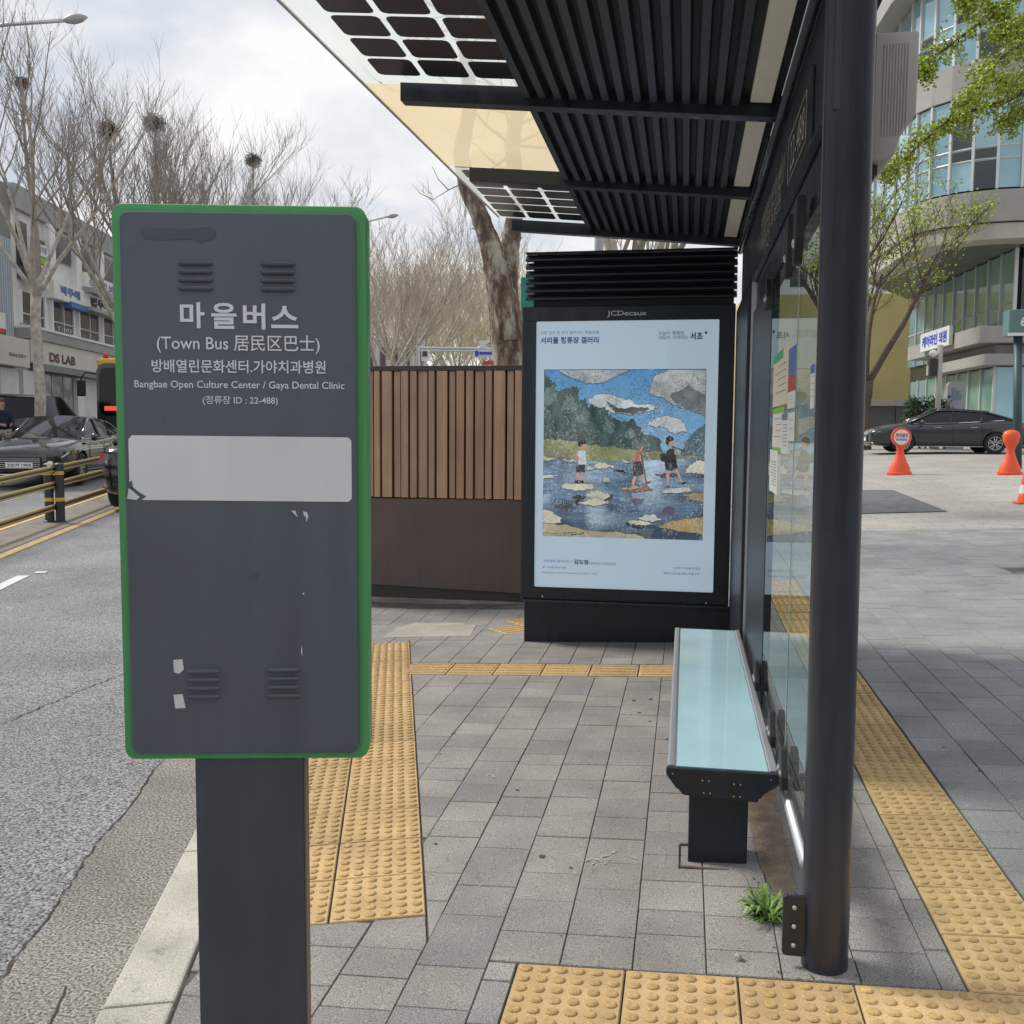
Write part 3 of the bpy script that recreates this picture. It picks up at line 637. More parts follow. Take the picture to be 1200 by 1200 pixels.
# notices stuck on the glass
def notice(y0, y1, z0, z1, mat, name='notice', hd=None, lines=0, off=0):
    xx = SX-.0015-off; MB().box(xx-.001, xx, y0, y1, z0, z1).build(name, mat, sh); o = bpy.data.objects[-1] if False else None
    q = []
    if hd: MB().box(xx-.0016, xx-.0011, y0+(y1-y0)*hd[0], y0+(y1-y0)*hd[1], z0+(z1-z0)*hd[2], z0+(z1-z0)*hd[3]).build('notice_heading', hd[4], sh)
    if lines:
        mb = MB()
        for k in range(lines):
            zz = z0+(z1-z0)*(.72-.6*k/lines); mb.box(xx-.0015, xx-.0011, y0+(y1-y0)*.15, y0+(y1-y0)*(.85-.25*random.random()), zz, zz+(z1-z0)*.018)
        mb.build('notice_print', 'inkgrey', sh)
notice(3.46, 4.06, 1.565, 1.765, 'cream', hd=(.35, 1, .84, 1, 'greenprint'), lines=5)
notice(3.63, 4.03, 1.41, 1.557, 'paper', hd=(0, 1, .86, 1, 'lime'), lines=4); notice(3.63, 4.03, 1.385, 1.41, 'lime')
notice(3.40, 3.64, 1.392, 1.53, 'paper', hd=(0, 1, .84, 1, 'inkgrey'), lines=7, off=.002)
notice(3.20, 3.41, 1.438, 1.53, 'white', lines=2, off=.004)
notice(3.74, 4.08, 1.235, 1.398, 'paper', lines=9, off=.003)
notice(3.25, 3.47, 1.60, 1.745, 'bluep', lines=0, hd=(0, 1, 0, .35, 'red')); notice(3.25, 3.47, 1.545, 1.60, 'paper', lines=3)
notice(2.765, 2.85, 1.53, 1.65, 'paper', hd=(0, 1, .8, 1, 'bluep'), lines=4)
# cabinet on the rear of the shelter
M['cab'] = pm('warm grey cabinet', (.38, .355, .33), .6, 0, .08, 4, .1, 100)
cb_ = MB(); prof = [(.0, 2.665), (.165, 2.665), (.165, 2.42), (.14, 2.40), (.125, 2.375), (.11, 2.31), (.085, 2.292), (0, 2.285)]
F = frame((.497, 3.60, 0), (1, 0, 0), (0, 0, 1)); cb_.prism(prof, .40, F)
cabo = cb_.build('equipment_cabinet', 'cab', sh, bevel=.008, smooth=True, edge=30)
for k in range(9): MB().box(.562+k*.0085, .566+k*.0085, 3.1975, 3.2, 2.36, 2.63).build('cabinet_rib', 'cab', cabo, bevel=.001)
MB().box(.537, .539, 3.196, 3.2, 2.29, 2.66).build('cabinet_seam', 'black', cabo)
MB().box(.50, .56, 3.23, 3.45, 2.255, 2.284).build('cabinet_bracket', 'black', cabo)
MB().box(.385, .50, 3.3, 3.5, 2.5, 2.56).build('cabinet_arm', 'black', cabo)

# ------------------------------------------------------------------ advertising case at the far end
ad_ = thing('poster_case', (-.4, 6.95, 0), 'black framed poster case with illustrated river painting under louvred top', 'poster case')
AY = 6.85
mb = MB(); mb.box(-1.145, .312, AY, AY+.30, .275, 2.335); mb.build('case_body', 'dark', ad_, bevel=.006)
mb = MB(); mb.box(-1.12, .335, AY+.035, AY+.29, -.12, .255); mb.build('base', 'dark2', ad_, bevel=.003)
mb = MB(); mb.box(-1.13, .345, AY-.012, AY+.30, .255, .274); mb.build('base_ledge', 'polemat', ad_, bevel=.003)
# raised frame round the picture
for nm, a_ in (('frame_rail', (-1.13, .30, 2.228, 2.325)), ('frame_rail', (-1.13, .30, .29, .367)), ('frame_stile', (-1.13, -1.042, .367, 2.228)), ('frame_stile', (.205, .30, .367, 2.228))):
    MB().box(a_[0], a_[1], AY-.022, AY, a_[2], a_[3]).build(nm, 'dark2', ad_, bevel=.002)
MB().prism(rrect(-1.042, .205, .367, 2.228, .01), .004, frame((0, AY-.004, 0), (1, 0, 0), (0, 0, 1))).build('poster_sheet', 'posterwhite', ad_)
for k in range(6):
    z = 2.66-k*.053; mb = MB()
    mb.prism([(0, 0), (-.05, .0), (-.05, .012), (0, .047)], 1.435, frame((-1.118, AY+.02, z-.02), (0, 1, 0), (0, 0, 1)))
    mb.build('louvre_slat', 'dark', ad_)
MB().box(-1.07, .30, AY+.03, AY+.28, 2.335, 2.66).build('louvre_back', 'black', ad_)
MB().box(-1.118, .317, AY-.032, AY+.28, 2.69, 2.70).build('louvre_cap', 'dark2', ad_)
pf = lambda x, z, d=.0105: frame((x, AY-d, z), (1, 0, 0), (0, 0, 1))
text('JCDecaux', frame((-.415, AY-.0235, 2.272), (1, 0, 0), (0, 0, 1)), .27, .045, 'letter', ad_, bold=.012)
text('어떤 길인 듯 갔다 돌아가는 예술여행', pf(-.81, 2.150), .405, .024, 'inkgrey', ad_); text('서리풀 정류장 갤러리', pf(-.81, 2.098), .405, .046, 'inkblue', ad_, bold=.03)
text('오늘이 행복한\n내일이 기대되는', pf(-.10, 2.125), .20, .055, 'ink', ad_); text('서초', pf(.055, 2.118), .085, .052, 'ink', ad_, bold=.03); text('✦', pf(.118, 2.14), .02, .03, 'ink', ad_)
text('서초컬처 갤러리작가 :', pf(-.87, .553), .21, .019, 'inkblue', ad_); text('김도영', pf(-.71, .552), .10, .034, 'ink', ad_, bold=.03); text('KIM DO YOUNG', pf(-.56, .545), .19, .018, 'inkgrey', ad_)
text('물 그리움 2019 작품', pf(-.90, .508), .17, .014, 'ink', ad_); text('Seochocho Culture Promotion Foundation 2023', pf(-.79, .472), .39, .012, 'inkgrey', ad_)
text('"서초의 거리를 문화로', pf(.02, .530), .19, .016, 'inkblue', ad_); text('일상의 공간을 일반 작품으로"', pf(-.01, .492), .25, .016, 'inkblue', ad_)
# painted picture -------------------------------------------------
PW, PH = 480, 500
img = np.zeros((PH, PW, 3)); YY, XX = np.mgrid[0:PH, 0:PW]; U_ = (XX+.5)/PW; V_ = (YY+.5)/PH
def vnoise(fx, fy, seed):
    r = np.random.default_rng(seed); g_ = r.random((int(fy)+3, int(fx)+3)); x = U_*fx; y = V_*fy; xi = x.astype(int); yi = y.astype(int); fx_ = x-xi; fy_ = y-yi
    fx_ = fx_*fx_*(3-2*fx_); fy_ = fy_*fy_*(3-2*fy_)
    return (g_[yi, xi]*(1-fx_)+g_[yi, xi+1]*fx_)*(1-fy_)+(g_[yi+1, xi]*(1-fx_)+g_[yi+1, xi+1]*fx_)*fy_
n8 = vnoise(9, 9, 1)*.5+vnoise(20, 20, 2)*.3+vnoise(50, 50, 3)*.2; n60 = vnoise(90, 90, 4)
def inside(poly):
    p_ = np.array(poly); m = np.zeros((PH, PW), bool); x0, y0 = np.maximum(p_.min(0)*[PW, PH]-1, 0).astype(int); x1, y1 = np.minimum(p_.max(0)*[PW, PH]+2, [PW, PH]).astype(int)
    if x1 <= x0 or y1 <= y0: return m
    u = U_[y0:y1, x0:x1]; v = V_[y0:y1, x0:x1]; s = np.zeros(u.shape, bool); n_ = len(p_)
    for i in range(n_):
        xa, ya = p_[i]; xb, yb = p_[(i+1) % n_]
        if ya == yb: continue
        s ^= ((ya > v) != (yb > v)) & (u < (xb-xa)*(v-ya)/(yb-ya)+xa)
    m[y0:y1, x0:x1] = s; return m
def A3(pts): return [((x-75)/1033, (360+y/5.4545-433.3)/196.7) for x, y in pts]
def A4(pts): return [((x-75)/1033, (520+y/5.4545-433.3)/196.7) for x, y in pts]
def rough_(poly, amt=.006, n_=5, seed=0):
    r = np.random.default_rng(seed); o = []
    for i in range(len(poly)):
        a = np.array(poly[i]); b = np.array(poly[(i+1) % len(poly)])
        for k in range(n_): o.append(tuple(a+(b-a)*k/n_+r.normal(0, amt, 2)))
    return o
def paint(poly, col, var=.15, line=None, tex=None, seed=0, amt=.004):
    pl = rough_(poly, amt, 5, seed); m = inside(pl)
    if line is not None:
        mm_ = m.copy(); 
        for dx_, dy_ in ((1, 0), (-1, 0), (0, 1), (0, -1), (0, 2)): mm_ |= np.roll(np.roll(m, dx_, 1), dy_, 0)
        img[mm_] = line
    t_ = (tex if tex is not None else n8)[m][:, None]
    img[m] = np.array(col)*(1-var+2*var*t_)
sk = np.array([.13, .36, .62])[None, None]*(1-np.clip(V_*1.6, 0, 1))[..., None]+np.array([.42, .60, .74])[None, None]*np.clip(V_*1.6, 0, 1)[..., None]; img[:] = sk*(.9+.2*n8[..., None])
LN = (.05, .06, .07)
paint(A3([(150, 385), (200, 425), (260, 455), (330, 480), (400, 492), (470, 480), (540, 445), (640, 398)]), (.48, .51, .53), .45, LN, seed=1)
paint(A3([(270, 395), (380, 440), (470, 430), (530, 395)]), (.55, .57, .58), .2, seed=2)
paint(A3([(355, 600), (400, 565), (480, 552), (560, 575), (650, 598), (660, 620), (820, 632), (760, 665), (650, 682), (540, 680), (430, 640)]), (.68, .70, .72), .3, LN, seed=3)
paint(A3([(480, 600), (560, 640), (660, 640), (760, 650), (650, 682), (540, 672)]), (.16, .15, .16), .4, seed=4)
paint(A3([(750, 550), (760, 500), (790, 440), (850, 420), (900, 395), (1110, 395), (1110, 690), (1020, 660), (940, 640), (860, 590)]), (.56, .57, .58), .45, LN, seed=5)
paint(A3([(880, 560), (1000, 500), (1110, 560), (1110, 690), (1020, 660), (940, 635)]), (.27, .28, .31), .5, seed=6)
paint(A3([(740, 750), (800, 705), (880, 692), (960, 715), (1000, 790), (900, 800), (860, 770)]), (.66, .66, .68), .3, LN, seed=7)
paint(A3([(960, 960), (980, 860), (1030, 800), (1110, 745), (1110, 1000), (960, 1000)]), (.17, .24, .28), .35, seed=8)
hill = [(60, 420), (95, 430), (125, 465), (150, 510), (170, 545), (200, 530), (240, 520), (270, 505), (295, 530), (300, 590), (345, 580), (365, 640), (400, 650), (470, 640), (495, 690), (560, 720), (610, 730), (650, 715), (680, 770), (740, 810), (790, 815), (830, 850), (850, 950), (60, 950)]
paint(A3(hill), (.11, .16, .155), .6, (.05, .08, .09), tex=np.clip(n8*.55+vnoise(26, 12, 9)*.7-.1, 0, 1), seed=9, amt=.007)
for k, (x, y, s) in enumerate(((120, 560, 60), (250, 600, 55), (340, 690, 45), (500, 760, 40), (640, 790, 35), (740, 850, 30))):
    paint(A3([(x-s, y+s), (x-s*.6, y-s*.4), (x, y-s), (x+s*.5, y-s*.2), (x+s*.8, y+s)]), (.22, .30, .27), .4, seed=20+k, amt=.008)
paint(A3([(60, 840), (200, 850), (350, 880), (520, 890), (700, 915), (850, 920), (960, 940), (1110, 945), (1110, 1040), (60, 1040)]), (.36, .36, .22), .4, seed=10)
wm = inside(A4([(60, 95), (300, 110), (620, 105), (860, 95), (1110, 75), (1110, 640), (60, 640)]))
st = vnoise(30, 220, 11)*.6+vnoise(12, 90, 12)*.4
depth_ = np.clip((V_-.55)/.45, 0, 1)
wc = np.array([.27, .38, .52])[None, None]*(1-.55*depth_[..., None])*(.55+.9*st[..., None]); img[wm] = wc[wm]
dk = np.clip(vnoise(7, 16, 13)-.45, 0, 1)*1.8; img[wm] *= (1-.6*dk[wm])[:, None]
sun_ = np.clip(vnoise(6, 9, 14)-.6, 0, 1)*1.5; img[wm] += (sun_[wm])[:, None]*.5
rk = (.66, .63, .52); rg = (.58, .59, .57)
for k, (pl, c) in enumerate([
    ([(60, 70), (110, 90), (180, 100), (60, 112)], rk), ([(200, 95), (300, 108), (260, 118), (190, 108)], rg), ([(70, 205), (180, 205), (120, 222), (60, 225)], rk),
    ([(400, 150), (430, 115), (480, 120), (540, 145), (470, 160)], rk), ([(350, 165), (370, 140), (400, 145), (420, 160)], rk), ([(560, 75), (600, 100), (660, 118), (600, 122)], rg),
    ([(990, 175), (1010, 130), (1060, 100), (1110, 95), (1110, 180), (1040, 182)], rk), ([(540, 172), (570, 163), (610, 175), (580, 180)], (.05, .05, .06)), ([(460, 225), (480, 200), (510, 215), (505, 240), (470, 240)], (.5, .55, .6)),
    ([(190, 270), (240, 255), (400, 255), (410, 285), (300, 300), (200, 285)], rk), ([(265, 350), (300, 330), (360, 345), (300, 390)], (.06, .06, .07)), ([(350, 330), (400, 300), (460, 300), (525, 330), (500, 360), (420, 352)], rk), ([(480, 358), (528, 325), (525, 350)], (.05, .05, .05)),
    ([(300, 385), (370, 355), (440, 345), (510, 380), (430, 395)], rk), ([(560, 292), (640, 262), (740, 255), (790, 290), (680, 305)], (.34, .22, .18)), ([(565, 290), (640, 268), (700, 262), (690, 280)], (.5, .4, .3)),
    ([(800, 185), (870, 182), (940, 190), (840, 205)], (.2, .1, .1)), ([(830, 295), (900, 275), (1020, 262), (1030, 285), (940, 305), (850, 305)], rg), ([(980, 320), (1050, 300), (1110, 300), (1110, 355), (1030, 345)], (.42, .34, .2)),
    ([(620, 500), (660, 480), (740, 485), (790, 505), (700, 520)], rk), ([(690, 470), (740, 445), (800, 445), (850, 475), (770, 490)], rg), ([(620, 505), (700, 515), (780, 510), (720, 535), (640, 525)], (.05, .06, .08)),
    ([(60, 430), (120, 435), (190, 480), (200, 512), (60, 515)], rk), ([(60, 515), (200, 520), (360, 555), (560, 560), (700, 580), (780, 610), (500, 615), (60, 600)], (.52, .46, .33)), ([(820, 520), (900, 485), (1000, 465), (1110, 455), (1110, 560), (960, 545)], (.50, .38, .20)),
    ([(680, 640), (780, 600), (800, 545), (1110, 562), (1110, 640)], (.09, .13, .20)), ([(60, 585), (200, 580), (350, 570), (250, 600), (60, 620)], (.4, .38, .3))]):
    paint(A4(pl), c, .28, (.04, .045, .05), seed=40+k, amt=.0035)
sk_ = (.62, .38, .30)
def fig(items):
    for k, (pl, c) in enumerate(items): paint(A4(pl), c, .12, seed=90+k, amt=.0012)
fig([([(296, 45), (276, 90), (300, 120), (312, 100)], sk_), ([(300, 45), (350, 42), (356, 130), (305, 132)], (.66, .68, .70)), ([(290, 138), (350, 132), (350, 182), (322, 186), (292, 184)], (.07, .06, .07)),
     ([(295, 184), (312, 184), (306, 235), (290, 235)], sk_), ([(320, 184), (338, 184), (338, 235), (322, 235)], sk_), ([(278, 236), (308, 234), (306, 254), (280, 252)], (.03, .03, .03)), ([(314, 236), (342, 234), (342, 252), (316, 254)], (.03, .03, .03)),
     ([(320, 8), (356, -2), (352, 34), (326, 40)], sk_), ([(300, -10), (320, -22), (350, -20), (356, 0), (326, 6), (316, 22), (302, 12)], (.04, .03, .03)),
     ([(672, 45), (704, 36), (712, 60), (708, 110), (662, 110)], (.55, .22, .18)), ([(690, 70), (705, 60), (718, 105), (700, 110)], sk_), ([(656, 108), (716, 104), (730, 190), (700, 198), (658, 205)], (.08, .07, .08)),
     ([(662, 200), (686, 204), (664, 262), (648, 258)], sk_), ([(712, 192), (730, 190), (752, 240), (738, 248)], sk_), ([(706, 55), (712, 55), (748, 250), (742, 250)], (.1, .07, .05)), ([(738, 240), (775, 230), (770, 244), (745, 252)], (.03, .03, .03)),
     ([(690, 12), (722, 8), (720, 36), (698, 42)], sk_), ([(678, 0), (700, -14), (728, -8), (734, 8), (700, 18), (688, 34)], (.25, .25, .27)),
     ([(868, 38), (905, 20), (935, 40), (930, 90), (862, 100)], (.08, .08, .10)), ([(828, 60), (856, 52), (870, 80), (862, 110), (832, 104)], (.04, .04, .05)), ([(858, 96), (930, 88), (944, 148), (900, 166), (864, 156)], (.05, .04, .05)),
     ([(870, 160), (892, 164), (886, 262), (872, 262)], sk_), ([(924, 150), (942, 148), (976, 236), (962, 242)], sk_), ([(960, 238), (996, 230), (992, 244), (968, 250)], (.03, .03, .03)), ([(868, 262), (890, 260), (892, 272), (868, 272)], (.03, .03, .03)),
     ([(905, 8), (990, 38), (986, 44), (902, 16)], (.1, .07, .05)), ([(920, 30), (950, 40), (930, 66), (915, 58)], sk_), ([(880, -30), (914, -32), (914, 8), (888, 14)], sk_), ([(862, -38), (885, -56), (912, -44), (912, -28), (888, -22), (880, 6), (864, -6)], (.06, .04, .04)),
     ([(655, 345), (730, 345), (728, 375), (690, 395), (650, 380)], (.16, .17, .24)), ([(860, 400), (900, 385), (935, 405), (925, 445), (880, 455), (845, 440)], (.17, .17, .24)), ([(650, 310), (730, 310), (728, 342), (660, 342)], (.36, .38, .45))])
hs = (vnoise(150, 300, 61) > .66) & (vnoise(14, 14, 62) > .42) & ~wm & (n60 > .3); img[hs] *= .62; hl = (vnoise(160, 110, 63) > .70) & (vnoise(10, 10, 64) > .5) & (V_ > .2); img[hl] = img[hl]*.7+.22
ed = np.abs(n60-.5) < .03; img[ed & ~wm & (V_ > .05)] *= .82
img = np.clip((np.clip(img, 0, 1)**1.28)*.98*(.86+.28*vnoise(140, 140, 33)[..., None]), 0, 1)
im = bpy.data.images.new('river painting', PW, PH); sr = np.where(img < .0031308, img*12.92, 1.055*np.power(np.maximum(img, 1e-6), 1/2.4)-.055)
buf = np.ones((PH, PW, 4), np.float32); buf[..., :3] = sr[::-1]; im.pixels.foreach_set(buf.ravel()); im.pack()
pmat = pm('painted picture', (.5, .5, .5), .45); t = pmat.node_tree; ti = t.nodes.new('ShaderNodeTexImage'); ti.image = im; t.links.new(ti.outputs[0], t.nodes['Principled BSDF'].inputs['Base Color']); t.links.new(ti.outputs[0], t.nodes['Principled BSDF'].inputs['Emission Color']); t.nodes['Principled BSDF'].inputs['Emission Strength'].default_value = .5
q_ = MB(); q_.add([(-.985, AY-.0095, .730), (.127, AY-.0095, .727), (.127, AY-.0095, 1.897), (-.985, AY-.0095, 1.897)], [(0, 1, 2, 3)]); pic = q_.build('printed_painting', pmat, ad_)
uv = pic.data.uv_layers.new(name='UVMap')
for i, c in enumerate(((0, 0), (1, 0), (1, 1), (0, 1))): uv.data[i].uv = c
pane_m = glass_mat('poster case glass', (.93, .95, .96), 0, .01)
MB().box(-1.046, .209, AY-.019, AY-.014, .362, 2.232).build('glass_front', pane_m, ad_)
MB().box(.325, .352, AY-.01, AY+.03, 2.24, 2.30).build('white_clip', 'white', ad_)
for q in ((-.98, .30), (.16, .295)): MB().lathe([(.008, 0), (.006, .004)], 8, pf(q[0], q[1], .022)).build('screw', 'steel', ad_)

# ------------------------------------------------------------------ bench
be = thing('bench', (.14, 4.3, 0), 'long narrow bench with pale blue glass seat and aluminium rails beside the shelter glass', 'bench')
zs = .378
MB().box(-.008, .283, 3.175, 5.47, zs-.02, zs).build('seat', 'seat', be)
for x0, x1 in ((-.038, -.010), (.285, .313)):
    mb = MB(); mb.prism(rrect(x0, x1, zs-.045, zs+.004, .008), -2.30, frame((0, 3.172, 0), (1, 0, 0), (0, 0, 1))); mb.build('side_rail', 'alu', be, smooth=True, edge=40)
for yy in (3.150, 5.475):
    mb = MB(); mb.prism([(-.04, zs-.001), (-.042, zs-.02), (-.028, zs-.04), (-.012, zs-.062), (.016, zs-.088), (.248, zs-.096), (.272, zs-.066), (.31, zs-.04), (.318, zs-.02), (.314, zs-.001)][::-1], -.02, frame((0, yy, 0), (1, 0, 0), (0, 0, 1)))
    br = mb.build('end_bracket', 'dark2', be, bevel=.002)
    for q in ((-.02, -.018), (.29, -.018), (.0, -.07), (.255, -.085), (.075, -.035), (.095, -.035), (.175, -.04), (.195, -.04), (.08, -.075), (.1, -.075), (.175, -.08), (.195, -.08)):
        MB().lathe([(.003, 0), (.0025, .003)], 6, frame((q[0], yy, zs+q[1]), (1, 0, 0), (0, 0, 1))).build('screw', 'steel', br)
for y0 in (3.30, 5.15):
    MB().box(.036, .232, y0, y0+.12, gz(.13, y0)-.02, zs-.03).build('leg', 'dark2', be, bevel=.004)
MB().box(.0, .27, 3.2, 5.45, zs-.05, zs-.021).build('under_frame', 'dark2', be)
rust = pm('rusty plate', (.12, .075, .055), .9, 0, .4, 20, .5, 200)
q_ = MB()
for a_ in ((.004, .262, 3.245, 3.257), (.004, .262, 3.43, 3.44), (.0, .010, 3.245, 3.44), (.258, .268, 3.245, 3.44)):
    q_.box(a_[0]+.006, a_[1]-.006, a_[2], a_[3], gz(.13, 3.3)-.012, gz(.13, 3.3)+.003)
q_.build('base_plate', rust, be)
# loose dirt strip and curled sheet beside the bench
dirt = pm('dry dirt', (.22, .165, .12), .95, 0, .35, 14, .8, 150, coord='World', speck=(220, .3))
mb = MB(); mb.add([(x, y, gz(x, y)+.003+random.uniform(0, .004)) for y, x0, x1 in ((2.9, .34, .36), (3.05, .31, .37), (3.3, .272, .38), (3.7, .265, .38), (4.5, .26, .38), (5.4, .26, .38)) for x in (x0, x1)], [(2*i, 2*i+1, 2*i+3, 2*i+2) for i in range(5)])
mb.build('dirt_strip', dirt, side)

litter = pm('dead leaf bits', (.17, .11, .06), .9, 0, .4, 40)
r = random.Random(21)
for k in range(60):
    x, y = (r.gauss(.30, .035), r.uniform(2.75, 3.5)) if k < 34 else ((r.gauss(.40, .06), r.gauss(2.60, .02)) if k < 46 else (r.uniform(-1.2, .2), r.uniform(2.7, 5.2)))
    l_ = r.uniform(.003, .010 if k < 46 else .007); a = r.uniform(0, 6.28); c_, s_ = math.cos(a), math.sin(a)
    MB().add([(x+u*c_-v*s_, y+u*s_+v*c_, gz(x, y)+.003+h_) for u, v, h_ in ((-l_, 0, .001), (0, -l_*.45, .003), (l_, 0, .002), (0, l_*.45, 0))], [(0, 1, 2, 3)]).build('leaf_litter', litter, side)

# weed, pebble, twig
wd_ = thing('weed', (.272, 2.93, gz(.27, 2.93)), 'small bright green weed growing from a paving joint by the bench foot', 'weed')
mb = MB(); r = random.Random(3)
for k in range(170):
    a = r.choice((r.uniform(0, 2*math.pi), r.gauss(2.4, .9))); ln = r.uniform(.03, .10); up_ = r.uniform(.15, 1.0); ww = r.uniform(.0025, .006); p0 = Vector((r.uniform(-.015, .015), r.uniform(-.015, .015), 0)); d = Vector((math.cos(a), math.sin(a), 0)); s_ = Vector((-d.y, d.x, 0))
    pts = [p0, p0+d*ln*.4+Vector((0, 0, ln*up_*.6)), p0+d*ln*.8+Vector((0, 0, ln*up_*.8)), p0+d*ln+Vector((0, 0, ln*up_*.6))]
    wds = (.3, 1, .9, .1); vs = [q+s_*ww*x*sg for q, x in zip(pts, wds) for sg in (-1, 1)]
    mb.add(vs, [(2*i, 2*i+1, 2*i+3, 2*i+2) for i in range(3)])
mb.build('leaves', 'weed', wd_, world=False)
mb = MB(); mb.tube([(0, 0, 0), (-.03, -.02, .05), (-.07, -.02, .13), (-.085, -.015, .15)], [.0015, .0013, .001, .0008], 4); mb.build('stalk', 'weed', wd_, world=False)
p = gpt(865, 1125, gz); bm = bmesh.new(); bmesh.ops.create_icosphere(bm, subdivisions=2, radius=.011)
for v in bm.verts: v.co *= 1+random.uniform(-.12, .12)
me = bpy.data.meshes.new('pebble'); bm.to_mesh(me); bm.free(); me.materials.append(M['granite']); o = bpy.data.objects.new('pebble', me); COL.objects.link(o); o.location = (p.x, p.y, gz(p.x, p.y)+.009)
tag(o, 'pale pebble lying on the pavers below the weed', 'pebble')
a = gpt(1024, 1078, gz); b = gpt(1048, 1088, gz)
o = MB().tube([(a.x, a.y, gz(a.x, a.y)+.004), ((a.x+b.x)/2, (a.y+b.y)/2+.004, gz(a.x, a.y)+.012), (b.x, b.y, gz(b.x, b.y)+.004)], .0016, 5).build('fallen_twig', 'twig'); tag(o, 'thin dark twig lying on the paving right of the shelter post', 'twig')

# ------------------------------------------------------------------ timber screen
fe = thing('timber_screen', (-2.2, 8.4, -.1), 'brown screen with upright timber slats above a plain dark brown metal panel', 'screen')
FYY = 8.4
x = -2.752; sc_ = .00743/1.0
ws = [(115, 128), (133, 157), (162, 203), (208, 235), (238, 268), (272, 300), (303, 340), (345, 370), (375, 418), (422, 447), (452, 483), (487, 517), (520, 557), (562, 588), (592, 637), (642, 668), (672, 700)]
ws = [(a_-600, b_-600+0) for a_, b_ in ws] and [(-140+0, -120), (-112, -75), (-68, -40), (-33, -5), (2, 40), (45, 70), (75, 103), (106, 128)]+ws[1:]
for k, (a_, b_) in enumerate(ws):
    x0 = -2.752+(a_-115)*.00233; x1 = -2.752+(b_-115)*.00233; dp = (0, .012, -.008)[k % 3]
    MB().box(x0+.0035, x1-.0035, FYY-.06+dp*1.4, FYY-.005, .88, 1.985).build('slat', 'wood', fe, bevel=.002)
MB().box(-3.35, -1.385, FYY+.002, FYY+.03, .10, 1.985).build('backing', pm('dark red backing', (.035, .015, .012), .7), fe)
MB().box(-3.37, -1.37, FYY-.06, FYY+.05, 1.987, 2.03).build('cap_rail', 'brown2', fe, bevel=.003)
mb = MB(); mb.add([(-3.35, FYY-.05, .11), (-1.39, FYY-.05, .06), (-1.39, FYY-.05, .875), (-3.35, FYY-.05, .865), (-3.35, FYY, .11), (-1.39, FYY, .06), (-1.39, FYY, .875), (-3.35, FYY, .865)],
    [(0, 1, 2, 3), (4, 7, 6, 5), (0, 4, 5, 1), (3, 2, 6, 7), (0, 3, 7, 4), (1, 5, 6, 2)]); mb.build('metal_panel', 'brown', fe, bevel=.002)
MB().box(-1.385, -1.372, FYY-.055, FYY+.05, -.02, 1.985).build('end_post', 'brown2', fe)
MB().box(-3.35, -1.39, FYY-.02, FYY+.03, -.02, .10).build('kick_board', 'brown2', fe)
MB().box(-3.6, -1.35, FYY-.03, FYY+.35, -.25, -.022).build('concrete_plinth', 'concrete', fe, bevel=.006)

# ------------------------------------------------------------------ trees
def branch_tree(seed, H, fork, spread, nlimb=5, r0=.14, upright=.75, lvl=(7, 6, 5), lean=(0, 0), rmin=.006, lr=.5):
    r = random.Random(seed); tr = MB(); br = MB(); leafpts = []
    top = Vector((lean[0]*fork, lean[1]*fork, fork))
    tp = [Vector((0, 0, -.2))]+[top*(k/5)+Vector((r.uniform(-.05, .05), r.uniform(-.05, .05), 0)) for k in range(1, 6)]
    tr.tube(tp, [r0*1.25, r0*1.0, r0*.95, r0*.9, r0*.88, r0*.95], 10)
    def grow(p, d, ln, rad, level, mbx):
        nseg = 4 if level < 2 else 3; pts = [p]; rr = [rad]; dd = d.copy()
        for k in range(nseg):
            dd = (dd+Vector((r.uniform(-1, 1), r.uniform(-1, 1), r.uniform(-.4, .6)))*(.16 if level < 3 else .12)+Vector((0, 0, upright*.10))).normalized()
            pts.append(pts[-1]+dd*ln/nseg); rr.append(rad*(1-.62*(k+1)/nseg))
        mbx.tube(pts, rr, 7 if level == 0 else 5 if level == 1 else 3, cap=False)
        if level >= len(lvl): leafpts.append(pts[-1]); leafpts.append(pts[-2]); return
        for k in range(lvl[level]):
            f = r.uniform(.25, 1) if level else r.uniform(.3, 1); i = min(int(f*nseg), nseg-1); q = pts[i].lerp(pts[i+1], f*nseg-i)
            side_ = Vector((r.uniform(-1, 1), r.uniform(-1, 1), r.uniform(-.3, .7))).normalized()
            nd = (dd*.9+side_*.85+Vector((0, 0, upright*.5))).normalized()
            grow(q, nd, ln*r.uniform(.42, .68)*(1.1-.35*f), max(rr[i]*.5, rmin), level+1, br)
    for k in range(nlimb):
        a = 2*math.pi*(k+r.uniform(-.25, .25))/nlimb; d = Vector((math.cos(a)*spread, math.sin(a)*spread, 1)).normalized()
        grow(top*r.uniform(.85, 1.0), d, (H-fork)*r.uniform(.55, .72), r0*lr, 0, tr)
    return tr, br, leafpts
def make_tree(nm, loc, label, group, seed, H, bark='bark', tw='twig', scale=1, rz=0, cat='tree', **k):
    tr, br, lp = branch_tree(seed, H, **k); o = thing(nm, (0, 0, 0), label, cat, group)
    tr.build('trunk', bark, o, smooth=True, world=False); br.build('crown', tw, o, world=False)
    o.location = loc; o.rotation_euler = (0, 0, rz); o.scale = (scale,)*3; ORG[o.name] = Vector(loc); return o, lp
GB = 'bare plane trees across the road'
def at(px, D): p = survey(px, 504, D); return Vector((p.x, p.y, rz_(p.x, p.y)+.1 if p.x < -6 else gz(p.x, p.y)))
tA, _ = make_tree('plane_tree', at(47, 25), 'bare pale barked plane tree nearest on the left, before the bakery corner', GB, 11, 12.8, fork=4.7, spread=.66, nlimb=6, r0=.145, lvl=(7, 6, 6), rmin=.0042, lr=.44)
